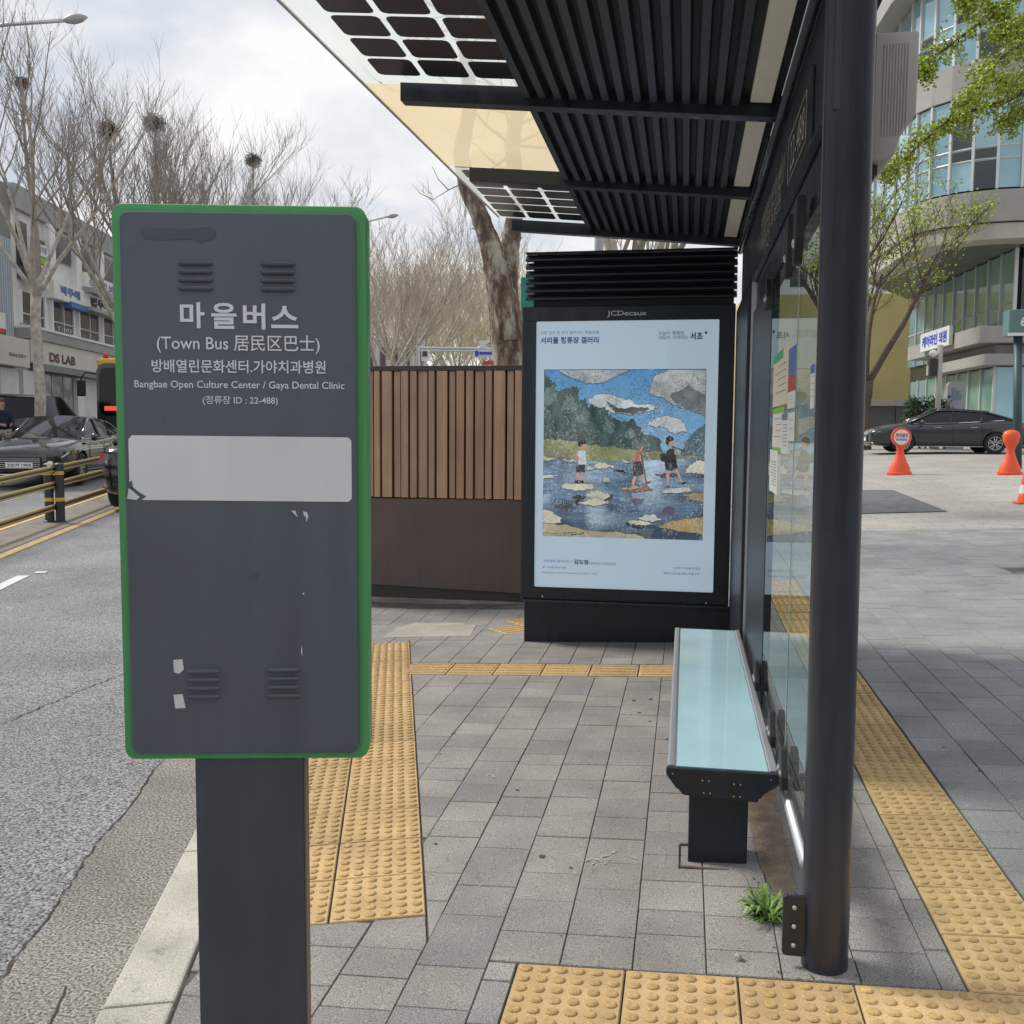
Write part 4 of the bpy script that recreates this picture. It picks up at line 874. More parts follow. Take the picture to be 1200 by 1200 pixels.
tB, _ = make_tree('plane_tree', at(150, 29), 'bare plane tree with twiggy nest left of the sign top', GB, 5, 11.2, fork=4.0, spread=.66, nlimb=7, r0=.17, lvl=(7, 6, 6), rmin=.005, lr=.42)
tC, _ = make_tree('plane_tree', at(196, 34), 'bare plane tree holding the darker, higher nest above the sign', GB, 23, 13.4, fork=4.4, spread=.62, nlimb=7, r0=.18, lvl=(8, 6, 6), rmin=.006, lr=.42)
def ct(src, px, D, s, rz, label):
    c = copy_tree(src, at(px, D), rz, label, s); return c
ct(tB, 250, 41, 1.12, 2.1, 'bare plane tree between the second and third nests, crown top dips lower')
tN = ct(tA, 300, 48, 1.22, 1.2, 'bare plane tree with the small nest nearest the sign right corner')
ct(tC, 345, 57, 1.04, .7, 'last bare plane tree left of the bus sign edge, lowest of the row')
GF = 'far plane trees along the avenue'
tF, _ = make_tree('plane_tree', at(448, 66), 'bare far tree just right of the green sign edge, under the distant lamp', GF, 41, 17.2, tw=pm('hazed far twig', (.42, .36, .30), .95, 0, .25, .6), fork=3.0, spread=.85, nlimb=8, r0=.22, lvl=(8, 6, 5), rmin=.014, upright=.55)  # twigs lightened so the colour stands in for distance haze
tG, _ = make_tree('plane_tree', at(522, 92), 'bare far tree in the middle of the gap, tinged with yellow buds', GF, 43, 19.0, tw=pm('hazed budding twig', (.46, .40, .27), .95, 0, .25, .6), fork=3.0, spread=1.0, nlimb=8, r0=.25, lvl=(8, 6, 5), rmin=.018, upright=.5)  # yellow bud tint, with distance haze also put into the pale twig colour
for k, (src, px, D, s, rz, lb) in enumerate(((tF, 484, 78, 1.05, 2.2, 'bare far tree above the square white sign'), (tG, 560, 106, 1.05, 4.1, 'bare far tree above the blue direction sign'), (tF, 598, 120, 1.4, 5.0, 'bare far tree partly behind the forked trunk'),
        (tG, 470, 130, 1.5, 1.0, 'hazy bare tree standing furthest left in the avenue gap'), (tF, 540, 150, 1.8, 2.6, 'hazy bare tree standing furthest right in the avenue gap'), (tG, 640, 110, 1.2, 3.3, 'bare far tree hidden mostly by the poster case'))):
    ct(src, px, D, s, rz, lb)
tD, _ = make_tree('plane_tree', at(748, 17), 'pale plane tree with many stems behind the poster case louvres', None, 31, 9.5, fork=2.2, spread=.40, nlimb=5, r0=.17, lvl=(7, 5, 5), lr=.6)
# nests
def nest(px, py, D, rad, label, tree):
    p = survey(px, py, D); o = thing('bird_nest', p, label, 'nest', 'bird nests in the bare trees'); r = random.Random(px); mb = MB()
    for k in range(420):
        a = Vector((r.gauss(0, 1), r.gauss(0, 1), r.gauss(0, .85))).normalized()*rad*r.uniform(.2, .92); t_ = Vector((r.gauss(0, 1), r.gauss(0, 1), r.gauss(0, .6))).normalized()*rad*r.uniform(.2, .5)
        mb.tube([a-t_, a+t_], .010*rad/.35, 3, cap=False)
    mb.build('sticks', 'nest', o, world=False)
    # the limb that carries it belongs to the tree
    b = tree.location+Vector((0, 0, 4.6*tree.scale[0])); P = [b.lerp(p, f)+Vector((math.sin(f*5)*.12, math.cos(f*4)*.1, 0))*(1-f) for f in (0, .2, .4, .6, .8, 1)]
    lb = MB().tube(P, [.085, .075, .062, .05, .04, .03], 7)
    for k in range(26):
        f = r.uniform(.45, 1); q = P[min(int(f*5), 4)].lerp(P[min(int(f*5), 4)+1], f*5-min(int(f*5), 4)); d = Vector((r.uniform(-1, 1), r.uniform(-1, 1), r.uniform(.5, 1.4))).normalized(); pts = [q]
        for j in range(4): d = (d+Vector((r.uniform(-.25, .25), r.uniform(-.25, .25), .1))).normalized(); pts.append(pts[-1]+d*r.uniform(.25, .5))
        lb.tube(pts, [.018, .014, .011, .008, .005], 3, cap=False)
    lo_ = lb.build('limb', 'twig'); lo_.parent = tree; lo_.matrix_parent_inverse = (Matrix.Translation(tree.location) @ Matrix.Rotation(tree.rotation_euler.z, 4, 'Z') @ Matrix.Scale(tree.scale[0], 4)).inverted()
nest(127, 153, 29, .30, 'round stick nest lower left of the pair above the sign', tB); nest(181, 145, 34, .36, 'larger dark stick nest right of the pair above the sign', tC)
nest(297, 188, 48, .40, 'small dark stick nest alone above the sign right half', tN); nest(26, 98, 25, .20, 'sparse stick nest high in the nearest tree at left', tA)

# big forked plane tree behind the screen
bt = at(596, 12.5); big = thing('plane_tree', (bt.x, bt.y, gz(bt.x, bt.y)), 'thick forked plane tree trunk with peeling bark behind the timber screen', 'tree')
m_ = bpy.data.materials.new('peeling plane bark'); m_.use_nodes = True; t = m_.node_tree; b_ = t.nodes['Principled BSDF']; b_.inputs['Roughness'].default_value = .9
tcn = t.nodes.new('ShaderNodeTexCoord'); mp = t.nodes.new('ShaderNodeMapping'); mp.inputs['Scale'].default_value = (1, 1, .35); t.links.new(tcn.outputs['Object'], mp.inputs[0])
na = t.nodes.new('ShaderNodeTexNoise'); na.inputs['Scale'].default_value = 7.5; na.inputs['Detail'].default_value = 8; na.inputs['Roughness'].default_value = .68; t.links.new(mp.outputs[0], na.inputs[0])
ra = t.nodes.new('ShaderNodeValToRGB'); ra.color_ramp.interpolation = 'LINEAR'; el = ra.color_ramp.elements; el[0].position = .42; el[0].color = (.085, .055, .04, 1); el[1].position = .66; el[1].color = (.42, .38, .31, 1)
for ps, c in ((.49, (.16, .11, .08, 1)), (.54, (.26, .21, .165, 1)), (.58, (.33, .31, .25, 1))): x_ = el.new(ps); x_.color = c
t.links.new(na.outputs[0], ra.inputs[0]); t.links.new(ra.outputs[0], b_.inputs['Base Color'])
nb = t.nodes.new('ShaderNodeTexNoise'); nb.inputs['Scale'].default_value = 22; nb.inputs['Detail'].default_value = 5; t.links.new(mp.outputs[0], nb.inputs[0]); ma = t.nodes.new('ShaderNodeMath'); t.links.new(na.outputs[0], ma.inputs[0]); t.links.new(nb.outputs[0], ma.inputs[1])
bu = t.nodes.new('ShaderNodeBump'); bu.inputs['Strength'].default_value = 1; bu.inputs['Distance'].default_value = .03; t.links.new(ma.outputs[0], bu.inputs['Height']); t.links.new(bu.outputs[0], b_.inputs['Normal'])
def spts(lst, D): return [survey(px, py, D) for px, py in lst]
tm = MB(); D0 = 12.5
def fine(pts, rad, k=6):
    P = []; Q = []
    for i in range(len(pts)-1):
        for j in range(k): f = j/k; P.append(pts[i].lerp(pts[i+1], f)); Q.append((rad[i]*(1-f)+rad[i+1]*f)*random.uniform(.94, 1.06))
    P.append(pts[-1]); Q.append(rad[-1]); return P, Q
P_, Q_ = fine([Vector((bt.x+.02, bt.y, -.2))]+spts([(601, 520), (599, 430), (594, 385), (589, 345), (586, 318)], D0), [.34, .26, .235, .225, .19, .05]); tm.tube(P_, Q_, 20)
P_, Q_ = fine(spts([(595, 400), (586, 338), (576, 290), (562, 252), (547, 218), (540, 180), (552, 120), (545, 60), (520, -20)], D0-.2), [.12, .165, .14, .115, .11, .10, .09, .08, .05]); tm.tube(P_, Q_, 14)
P_, Q_ = fine(spts([(597, 400), (593, 338), (597, 292), (602, 262), (606, 225), (600, 170), (612, 100), (620, 20)], D0+.1), [.12, .155, .13, .115, .11, .1, .08, .05]); tm.tube(P_, Q_, 14)
tm.build('trunk', m_, big, smooth=True)
r = random.Random(8); tw = MB()
for k in range(130):                              # curling bark flakes and short shoots
    base = random.choice(P_[:20]) if k % 3 == 0 else Vector(tm.v[r.randrange(len(tm.v))]); d = Vector((r.uniform(-1, 1), r.uniform(-1, 1), r.uniform(-.6, .6))).normalized()
    tw.tube([base, base+d*.05, base+d*.09+Vector((0, 0, r.uniform(-.03, .03)))], [.009, .006, .002], 3, cap=False)
tw.build('bark_flake', 'bark2', big)
cw = MB()
for k in range(46):
    base = P_[r.randrange(26, len(P_))] if k % 2 else survey(r.uniform(550, 580), r.uniform(-80, 60), D0-.2); d = Vector((r.uniform(-1, 1), r.uniform(-1, 1), r.uniform(-.2, .8))).normalized(); pts = [base]
    for j in range(4): d = (d+Vector((r.uniform(-1, 1), r.uniform(-1, 1), r.uniform(-.3, .5)))*.25).normalized(); pts.append(pts[-1]+d*.4)
    cw.tube(pts, [.025, .018, .012, .008, .004], 4, cap=False)
    for q in pts[1:]:
        d2 = Vector((r.uniform(-1, 1), r.uniform(-1, 1), r.uniform(-.2, .8))).normalized(); cw.tube([q, q+d2*.3, q+d2*.5+Vector((0, 0, .08))], [.009, .006, .003], 3, cap=False)
cw.build('crown', 'twig', big)
# green tree on the right
def leaves(pts, n_, spread, size, mat, parent, seed, name='leaves', world=False, fl=(1, 1, 1)):
    r = np.random.default_rng(seed); pts = np.array([tuple(p) for p in pts]); idx = r.integers(0, len(pts), n_); c = pts[idx]+r.normal(0, spread, (n_, 3))*np.array(fl)
    a = r.normal(0, 1, (n_, 3)); a /= np.linalg.norm(a, axis=1)[:, None]; b = np.cross(a, r.normal(0, 1, (n_, 3))); b /= np.linalg.norm(b, axis=1)[:, None]
    s = size*r.uniform(.6, 1.3, (n_, 1)); V = np.stack([c-a*s*.5, c+b*s*.4, c+a*s*.5, c-b*s*.4], 1).reshape(-1, 3)
    org = np.array(ORG.get(parent.name, Vector())) if world else 0
    me = bpy.data.meshes.new(name); me.from_pydata((V-org).tolist(), [], [(4*i, 4*i+1, 4*i+2, 4*i+3) for i in range(n_)]); me.materials.append(M[mat]); o = bpy.data.objects.new(name, me); COL.objects.link(o); o.parent = parent; o['kind'] = 'stuff'; return o
rt_, lp = make_tree('street_tree', at(1012, 37), 'dark branched street tree with sparse new leaves beside the parked sedan', None, 4, 12.0, bark='bark2', tw='bark2', fork=2.6, spread=.75, nlimb=4, r0=.27, lvl=(6, 5, 4), upright=.4, lr=.55, rmin=.012)
lf = [p for p in lp if p.z > 3]; leaves(lf, 6500, .16, .10, 'leafy', rt_, 5)

# overhanging leafy limb, trunk stands outside the picture on the right
lt = thing('street_tree', (9.2, 7.6, gz(8, 7.6)), 'fresh green leafy branches hanging into the top right corner', 'tree')
r = random.Random(15); wood = MB(); lpts = []
root = Vector((9.2, 7.6, .2)); wood.tube([root, root+Vector((0, 0, 3)), root+Vector((-.2, 0, 5.2))], [.2, .17, .13], 10)
D1 = 10.0; hub = root+Vector((-.2, 0, 5.2))
for lst in ([(1330, -60), (1210, -14), (1160, 18), (1120, 48), (1086, 74), (1079, 84)], [(1330, -20), (1215, 38), (1170, 70), (1150, 100), (1128, 128)], [(1340, 60), (1215, 98), (1180, 118), (1140, 128), (1112, 140), (1082, 165), (1050, 196), (1035, 205)],
            [(1340, 90), (1230, 60), (1196, 40), (1175, 14), (1150, 2)], [(1330, -90), (1230, -50), (1180, -25), (1140, -8), (1122, 8)], [(1340, 120), (1230, 128), (1195, 135), (1172, 150)],
            [(1330, 0), (1230, 10), (1190, 30), (1165, 45)], [(1330, 10), (1225, 70), (1185, 95), (1160, 92)]):
    dd = r.uniform(-.5, .5); pts = [hub]+[survey(a_, b_, D1+dd) for a_, b_ in lst]; n_ = len(pts)
    wood.tube(pts, [.05]+[.028*(1-i/n_)+.004 for i in range(1, n_)], 5, cap=False)
    for i in range(2, n_-1):
        nn_ = 8
        for k in range(nn_):
            q = pts[i].lerp(pts[i+1], k/nn_); d = Vector((r.uniform(-1, .6), r.uniform(-1, 1), r.uniform(-1.0, .3))).normalized(); ln = r.uniform(.10, .34)*(1 if i < n_-2 else .5)
            e_ = q+d*ln; wood.tube([q, q+d*ln*.5, e_+Vector((0, 0, -.03))], [.006, .004, .002], 3, cap=False)
            for f in (0, .3, .6, .85, 1): lpts.append(q.lerp(e_, f))
wood.build('trunk', 'bark2', lt, smooth=True); leaves(lpts, 13000, .04, .036, 'leafy', lt, 6, world=True)

# ------------------------------------------------------------------ cars
def wheel_mesh(r_=.34, w_=.22):
    ty = MB(); ty.lathe([(r_*.66, -w_/2), (r_*.93, -w_/2), (r_, -w_/2+.03), (r_, w_/2-.03), (r_*.93, w_/2), (r_*.66, w_/2), (r_*.64, w_/2-.03)], 28, Matrix.Rotation(R(-90), 4, 'X'))
    rm = MB(); rm.lathe([(.01, w_/2-.035), (r_*.2, w_/2-.03), (r_*.2, w_/2-.08), (r_*.62, w_/2-.09)], 24, Matrix.Rotation(R(-90), 4, 'X'), 1)
    rm.lathe([(r_*.61, w_/2-.06), (r_*.61, w_/2-.02), (r_*.67, w_/2-.015), (r_*.67, w_/2-.06)], 28, Matrix.Rotation(R(-90), 4, 'X'), 0)
    for k in range(10):
        a = k*math.pi/5+(.09 if k % 2 else -.09); m = Matrix.Rotation(a, 4, 'Y'); rm.box(r_*.10, r_*.63, w_/2-.045, w_/2-.022, -.014, .014, 0, m)
    return ty.mesh('tyre', 'tyre', True), rm.mesh('rim', ['rim', 'black'])
WT, WR = wheel_mesh()
def make_car(loc, rz, paint, label, kind='sedan', plate=None, gsh=0, group='parked and driving cars', cat='car'):
    L, W, Hh = (4.95, 1.86, 1.46) if kind == 'sedan' else (5.0, 2.0, 1.85)
    car = thing('parked_car' if kind != 'drive' else 'car', loc, label, cat, group, rz)
    suv = kind == 'suv'
    if not suv: st = [(-2.47, .30, .52, .86, .60), (-2.42, .24, .60, .96, .76), (-2.25, .22, .66, 1.03, .84), (-1.9, .20, .70, 1.08, .90), (-1.4, .20, .71, 1.07, .93), (-.7, .20, .70, 1.02, .93), (0, .20, .70, .98, .93), (.7, .20, .70, .97, .93), (1.2, .20, .70, .96, .93), (1.5, .20, .69, .92, .925), (1.9, .20, .66, .86, .90), (2.2, .21, .62, .80, .84), (2.38, .24, .58, .74, .74), (2.46, .30, .52, .64, .58)]
    else: st = [(-2.5, .35, .70, 1.10, .74), (-2.44, .30, .76, 1.18, .88), (-2.2, .28, .80, 1.20, .95), (-1.4, .28, .82, 1.20, .99), (0, .28, .82, 1.17, .99), (1.0, .28, .82, 1.14, .99), (1.4, .28, .80, 1.12, .98), (2.1, .30, .76, 1.06, .93), (2.4, .32, .70, .98, .82), (2.5, .36, .62, .80, .66)]
    def ring(x, zb, zm, zt, w): return [(x, w*.86, zb), (x, w*.97, zb+.10), (x, w*1.0, zm), (x, w*.985, zm+(zt-zm)*.55), (x, w*.93, zt-.035), (x, w*.82, zt), (x, w*.42, zt+.03), (x, 0, zt+.04)]
    body = MB(); vs = []; fs = []
    for s_ in st:
        rg_ = ring(*s_); vs += rg_+[(x, -y, z) for x, y, z in rg_[:-1][::-1]]
    n_ = 15
    for i in range(len(st)-1):
        for k in range(n_): k2 = (k+1) % n_; fs.append((i*n_+k, (i+1)*n_+k, (i+1)*n_+k2, i*n_+k2))
    fs.append(tuple(range(n_))); fs.append(tuple((len(st)-1)*n_+k for k in range(n_))[::-1]); body.add(vs, fs)
    me = body.mesh('car_body', [paint, 'black'], True)
    bo = bpy.data.objects.new('body', me); COL.objects.link(bo); md = bo.modifiers.new('s', 'SUBSURF'); md.levels = 2; md.render_levels = 2
    cu = MB(); ax = (1.42, -1.42)
    for a_ in ax:
        for s_ in (-1, 1): cu.lathe([(.385, -.16), (.385, .16)], 32, Matrix.Translation((a_, s_*W/2*.93, .34)) @ Matrix.Rotation(R(90), 4, 'X'))
    cme = cu.mesh('arch_cut', 'black'); co = bpy.data.objects.new('arch_cut', cme); COL.objects.link(co)
    bmod = bo.modifiers.new('b', 'BOOLEAN'); bmod.object = co; bmod.solver = 'EXACT'; bmod.operation = 'DIFFERENCE'
    dgx = bpy.context.evaluated_depsgraph_get(); dgx.update(); m2 = bpy.data.meshes.new_from_object(bo.evaluated_get(dgx)); bo.modifiers.clear(); bo.data = m2; bpy.data.objects.remove(co)
    m2.materials.clear(); m2.materials.append(M[paint]); m2.polygons.foreach_set('use_smooth', [True]*len(m2.polygons)); m2.set_sharp_from_angle(angle=R(40)); bo.parent = car
    # greenhouse
    if not suv: gs = [(-2.05, 1.08, .70, 1.09, .66), (-1.25, 1.04, .80, 1.385, .56), (-.3, 1.0, .82, Hh-.005, .60), (.35, .98, .82, Hh-.01, .60), (1.25, .95, .76, .97, .70)]
    else: gs = [(-2.42, 1.17, .84, 1.19, .82), (-2.05, 1.17, .85, 1.80, .68), (-1.0, 1.16, .86, Hh, .70), (.3, 1.14, .86, Hh-.02, .70), (1.25, 1.1, .82, 1.12, .76)]
    gs = [(q[0]+gsh,)+q[1:] for q in gs]
    gh = MB(); vs = []; fs = []; mi_ = []
    for i, (x, zb, wb, zt, wt) in enumerate(gs): vs += [(x, wb+.02, zb-.02), (x, wt+.03, zt-.06 if zt > 1.2 else zt-.02), (x, wt-.06, zt), (x, 0, zt+.025), (x, -wt+.06, zt), (x, -wt-.03, zt-.06 if zt > 1.2 else zt-.02), (x, -wb-.02, zb-.02)]
    for i in range(len(gs)-1):
        for k in range(6):
            roofish = k in (1, 2, 3, 4) and 0 < i < len(gs)-2
            fs.append((i*7+k, i*7+k+1, (i+1)*7+k+1, (i+1)*7+k)); mi_.append(1 if roofish else 0)
    gh.v = vs; gh.f = fs; gh.m = mi_; g_ = gh.build('greenhouse_glass', ['carglass', paint], car, True, world=False, edge=35)
    # pillars, window trim
    for s_ in (-1, 1):
        tr_ = MB()
        for i in range(len(gs)-1):
            if gs[i][3] > 1.2 or gs[i+1][3] > 1.2:
                a_, b_ = gs[i], gs[i+1]; tr_.tube([(a_[0], s_*(a_[4]+.035), a_[3]-.055 if a_[3] > 1.2 else a_[3]-.01), (b_[0], s_*(b_[4]+.035), b_[3]-.055 if b_[3] > 1.2 else b_[3]-.01)], .035 if i in (0, len(gs)-2) else .022, 6)
        tr_.build('roof_pillar', paint, car, True, world=False)
        ch = MB(); ch.tube([(gs[0][0]+.35, s_*(gs[0][2]+.045), gs[0][1]+.0), (-.3, s_*.855, gs[2][1]-.01), (1.1, s_*.815, gs[-1][1]+.01)], .012, 5); ch.build('window_trim', 'chrome', car, world=False)
        bp_ = MB(); xq = -.05; bp_.tube([(xq-.1, s_*(gs[2][4]+.04), gs[2][3]-.06), (xq, s_*(.845), gs[2][1]-.01)], .03, 5); bp_.build('door_pillar', 'black', car, world=False); bp_ = MB(); bp_.tube([(-1.05, s_*(gs[1][4]+.05), gs[1][3]-.07), (-1.0, s_*(gs[1][2]+.035), gs[1][1]-.01)], .03, 5); bp_.build('door_pillar', 'black', car, world=False)
        mr = MB(); mr.lathe([(.02, -.07), (.07, -.05), (.09, 0), (.07, .05), (.02, .07)], 10, Matrix.Translation((.85, s_*1.0, gs[-1][1]+.05)) @ Matrix.Rotation(R(90), 4, 'X') @ Matrix.Scale(.8, 4, (1, 0, 0))); mr.build('door_mirror', paint, car, True, world=False)
        for xx in (.35, -.75): MB().box(xx-.10, xx+.10, s_*.905-.012 if s_ > 0 else -.93, s_*.905+.025 if s_ > 0 else -.893, .83, .855).build('door_handle', 'chrome', car, world=False)
        MB().box(-1.05, 1.05, s_*.88-.02, s_*.88+.02, .215, .235).build('sill_trim', 'chrome', car, world=False)
        sm = MB()
        for xx in (.95, -.12, -1.0): sm.box(xx-.003, xx+.003, s_*.932-.004 if s_ > 0 else -.936, s_*.936 if s_ > 0 else -.928, .32, .93)
        sm.build('door_seam', 'black', car, world=False)
    for a_ in ax:
        for s_ in (-1, 1):
            m = Matrix.Translation((a_, s_*(W/2-.125), .335)) @ (Matrix.Rotation(R(180), 4, 'Z') if s_ < 0 else Matrix.Identity(4))
            wl = inst(WT, 'wheel', car, m); inst(WR, 'rim', wl, Matrix.Identity(4))
    # lamps, grille, bumper, plate
    fx = 2.44 if not suv else 2.5; rx = -2.46 if not suv else -2.5; zl = .62 if not suv else .78
    for s_ in (-1, 1):
        MB().add([(fx-.06, s_*.36, zl+.02), (fx-.05, s_*.36, zl-.05), (fx-.19, s_*.80, zl-.03), (fx-.34, s_*.86, zl+.07), (fx-.20, s_*.70, zl+.09)], [(0, 1, 2, 3, 4) if s_ > 0 else (4, 3, 2, 1, 0)]).add([(fx-.02, s_*.36, zl+.02), (fx-.0, s_*.36, zl-.05), (fx-.12, s_*.80, zl-.03), (fx-.30, s_*.885, zl+.07), (fx-.17, s_*.72, zl+.10)], [(0, 1, 2, 3, 4) if s_ > 0 else (4, 3, 2, 1, 0)]).build('headlight', 'headlamp', car, world=False)
        zt = .86 if not suv else .95
        MB().add([(rx-.02, s_*.38, zt-.06), (rx-.02, s_*.38, zt+.03), (rx+.04, s_*.72, zt+.08), (rx+.20, s_*.86, zt+.06), (rx+.42, s_*.92, zt+.02), (rx+.20, s_*.88, zt-.06), (rx+.04, s_*.72, zt-.09)], [(6, 5, 4, 3, 2, 1, 0) if s_ > 0 else (0, 1, 2, 3, 4, 5, 6)]).build('tail_light', 'tail', car, world=False)
        MB().tube([(rx+.0, s_*.45, .36), (rx+.10, s_*.80, .38)], .018, 6).build('reflector', 'tail', car, world=False)
    gr = MB(); gr.box(fx-.02, fx+.035, -.42, .42, .34, .60)
    gr.build('grille', 'black', car, world=False, bevel=.01)
    gb = MB()
    for k in range(6): gb.box(fx+.034, fx+.042, -.40, .40, .37+k*.038, .376+k*.038)
    gb.build('grille_bar', 'chrome', car, world=False)
    MB().box(fx-.10, fx+.0, -.78, .78, .235, .255).build('bumper_trim', 'chrome', car, world=False)
    for xx, sg in ((fx+.045, 1), (rx-.035, -1)):
        pz = .44 if sg > 0 else .62; pl = MB(); pl.box(xx-.006, xx+.006, -.26, .26, pz-.055, pz+.055); po = pl.build('number_plate', 'white', car, world=False)
        if plate and ((sg > 0 and plate[0]) or (sg < 0 and plate[1])):
            text(plate[0] if sg > 0 else plate[1], frame((xx+.0075*sg, 0, pz), (0, sg, 0), (0, 0, 1)), .46, .075, 'ink', po, world=False, bold=.02)
    return car
h1 = math.atan2(-.958, .287)
make_car((-13.97, 20.18, rz_(0, 20)), h1, 'carbrown', 'black sedan driving towards us behind the striped median rail', 'sedan', ('220서 1904', None), gsh=-.3)
make_car((-9.0, 16.67, rz_(0, 16.6)), math.atan2(.958, -.287), 'carblack', 'black car seen from behind, mostly hidden by the bus sign')
make_car((-19.8, 25.0, rz_(0, 25)+.1), math.atan2(-.12, -.99), 'cargrey', 'dark tall sport utility car parked before the white office building', 'suv')
c_ = at(-6, 25.6); make_car((c_.x-1.4, c_.y-.4, c_.z), math.atan2(-.05, 1), 'carsilver', 'silver car half hidden behind the standing person')
make_car((8.45, 35.0, gz(8.4, 35)), math.pi, 'cargrey', 'dark grey sedan parked side on before the glass building')

# bus at left
bp0 = Vector((-17.1, 28.6)); hb = math.atan2(-.958, .287)
bus = thing('town_bus', (bp0.x-.287*4, bp0.y+.958*4, rz_(0, 32)), 'yellow topped town bus coming behind the green edge of the bus sign', 'bus', None, hb)
M['busy'] = pm('bus yellow', (.75, .42, .02), .4, coat=.4)
mb = MB(); mb.box(-4, 4, -1.17, 1.17, .35, 1.25); mb.box(-4, 3.96, -1.15, 1.15, 1.25, 2.72); mb.build('body', 'cargrey', bus, bevel=.05, world=False)
MB().box(-4, 4.03, -1.18, 1.18, 2.66, 2.95).build('roof', 'busy', bus, bevel=.08, world=False)
mb = MB(); mb.prism(rrect(-1.18, 1.18, .35, 2.80, .3), .05, frame((4.0, 0, 0), (0, 1, 0), (0, 0, 1))); mb.build('front_surround', 'cargrey', bus, world=False)
mb = MB(); mb.prism(rrect(-1.10, 1.10, 1.15, 2.66, .25), .06, frame((4.01, 0, 0), (0, 1, 0), (0, 0, 1))); mb.build('windscreen', 'carglass', bus, world=False)
MB().prism(rrect(-1.10, 1.10, .40, 1.12, .08), .06, frame((4.01, 0, 0), (0, 1, 0), (0, 0, 1))).build('front_panel', 'cargrey', bus, world=False)
MB().box(4.07, 4.085, -.95, .95, 1.32, 1.46).build('route_display', pm('red display', (.8, .08, .03), .4, emit=.6), bus, world=False)
MB().box(4.086, 4.09, .1, .6, 1.35, 1.43).build('route_display_text', pm('amber display', (.9, .6, .05), .4, emit=.7), bus, world=False)
for s_ in (-1, 1):
    MB().lathe([(.08, -.05), (.08, .08), (.03, .12)], 10, Matrix.Translation((3.8, s_*.95, 3.0))).build('roof_lamp', 'red' if s_ < 0 else 'orange', bus, True, world=False)
    mb = MB(); mb.tube([(4.0, s_*1.15, 2.45), (4.25, s_*1.45, 2.5), (4.35, s_*1.55, 2.3), (4.35, s_*1.55, 2.2)], .025, 6); mb.build('mirror_arm', 'black', bus, world=False)
    mb = MB(); mb.box(4.28, 4.38, s_*1.55-.13, s_*1.55+.13, 1.75, 2.25); mb.build('mirror', 'black', bus, bevel=.04, world=False)
    MB().box(-3.8, 3.7, s_*1.16-.01, s_*1.16+.01, 1.35, 2.45).build('side_window', 'carglass', bus, world=False)
    for xx in (2.6, -2.2): inst(WT, 'wheel', bus, Matrix.Translation((xx, s_*1.06, .40)) @ Matrix.Scale(1.2, 4) @ (Matrix.Rotation(R(180), 4, 'Z') if s_ < 0 else Matrix.Identity(4)))

# ------------------------------------------------------------------ median guard rail
M['guard'] = pm('guard post', (.03, .035, .045), .5); M['band'] = pm('reflective band', (.65, .38, .06), .4); M['raily'] = pm('rail yellow', (.50, .36, .12), .5)
mg = thing('median_rail', (-9.4, 13.4, rz_(0, 13.4)), 'black and yellow guard rail dividing the road at left', 'guard rail')
ml = lat(-9.4, 13.4); ms = sal(-9.4, 13.4)
mpost = []
for k in (-1, 0, 1.04, 2, 3):
    for d in (-.078, .078):
        x, y = KP(ms+k*4.6, ml+d); z = rz_(x, y); mb = MB(); mb.lathe([(.085, 0), (.085, .02), (.066, .03), (.066, .88), (.04, .90)], 14, Matrix.Translation((x, y, z))); o = mb.build('post', 'guard', mg, True, edge=40)
        for z0 in (.32, .72): MB().lathe([(.068, z+z0), (.068, z+z0+.055)], 14, Matrix.Translation((x, y, 0))).build('band', 'band', o, True, edge=40)
    x, y = KP(ms+k*4.6, ml); z = rz_(x, y); MB().lathe([(.02, 0), (.05, .01), (.05, .04), (.02, .05)], 10, frame((x+.03, y-.1, z+.88), (1, 0, 0), (0, 0, 1))).build('reflector', 'steel', mg)
for hh, dl in ((.84, 0), (.60, 0), (.26, 0)):
    for m_n, dz in (('raily', .0), ('guard', -.035), ('raily', -.06)):
        pts = [(*KP(ms-6+i, ml), 0) for i in range(0, 23)]; pts = [(x, y, rz_(x, y)+hh+dz) for x, y, _ in pts]
        MB().tube(pts, .02, 6).build('rail', m_n, mg)
ms_ = MB(); ribbon([KP(-8+i, ml) for i in range(50)], .7, rz_, .005).build('median_strip', pm('median', (.20, .17, .15), .9, 0, .2, 3, coord='World'), road)

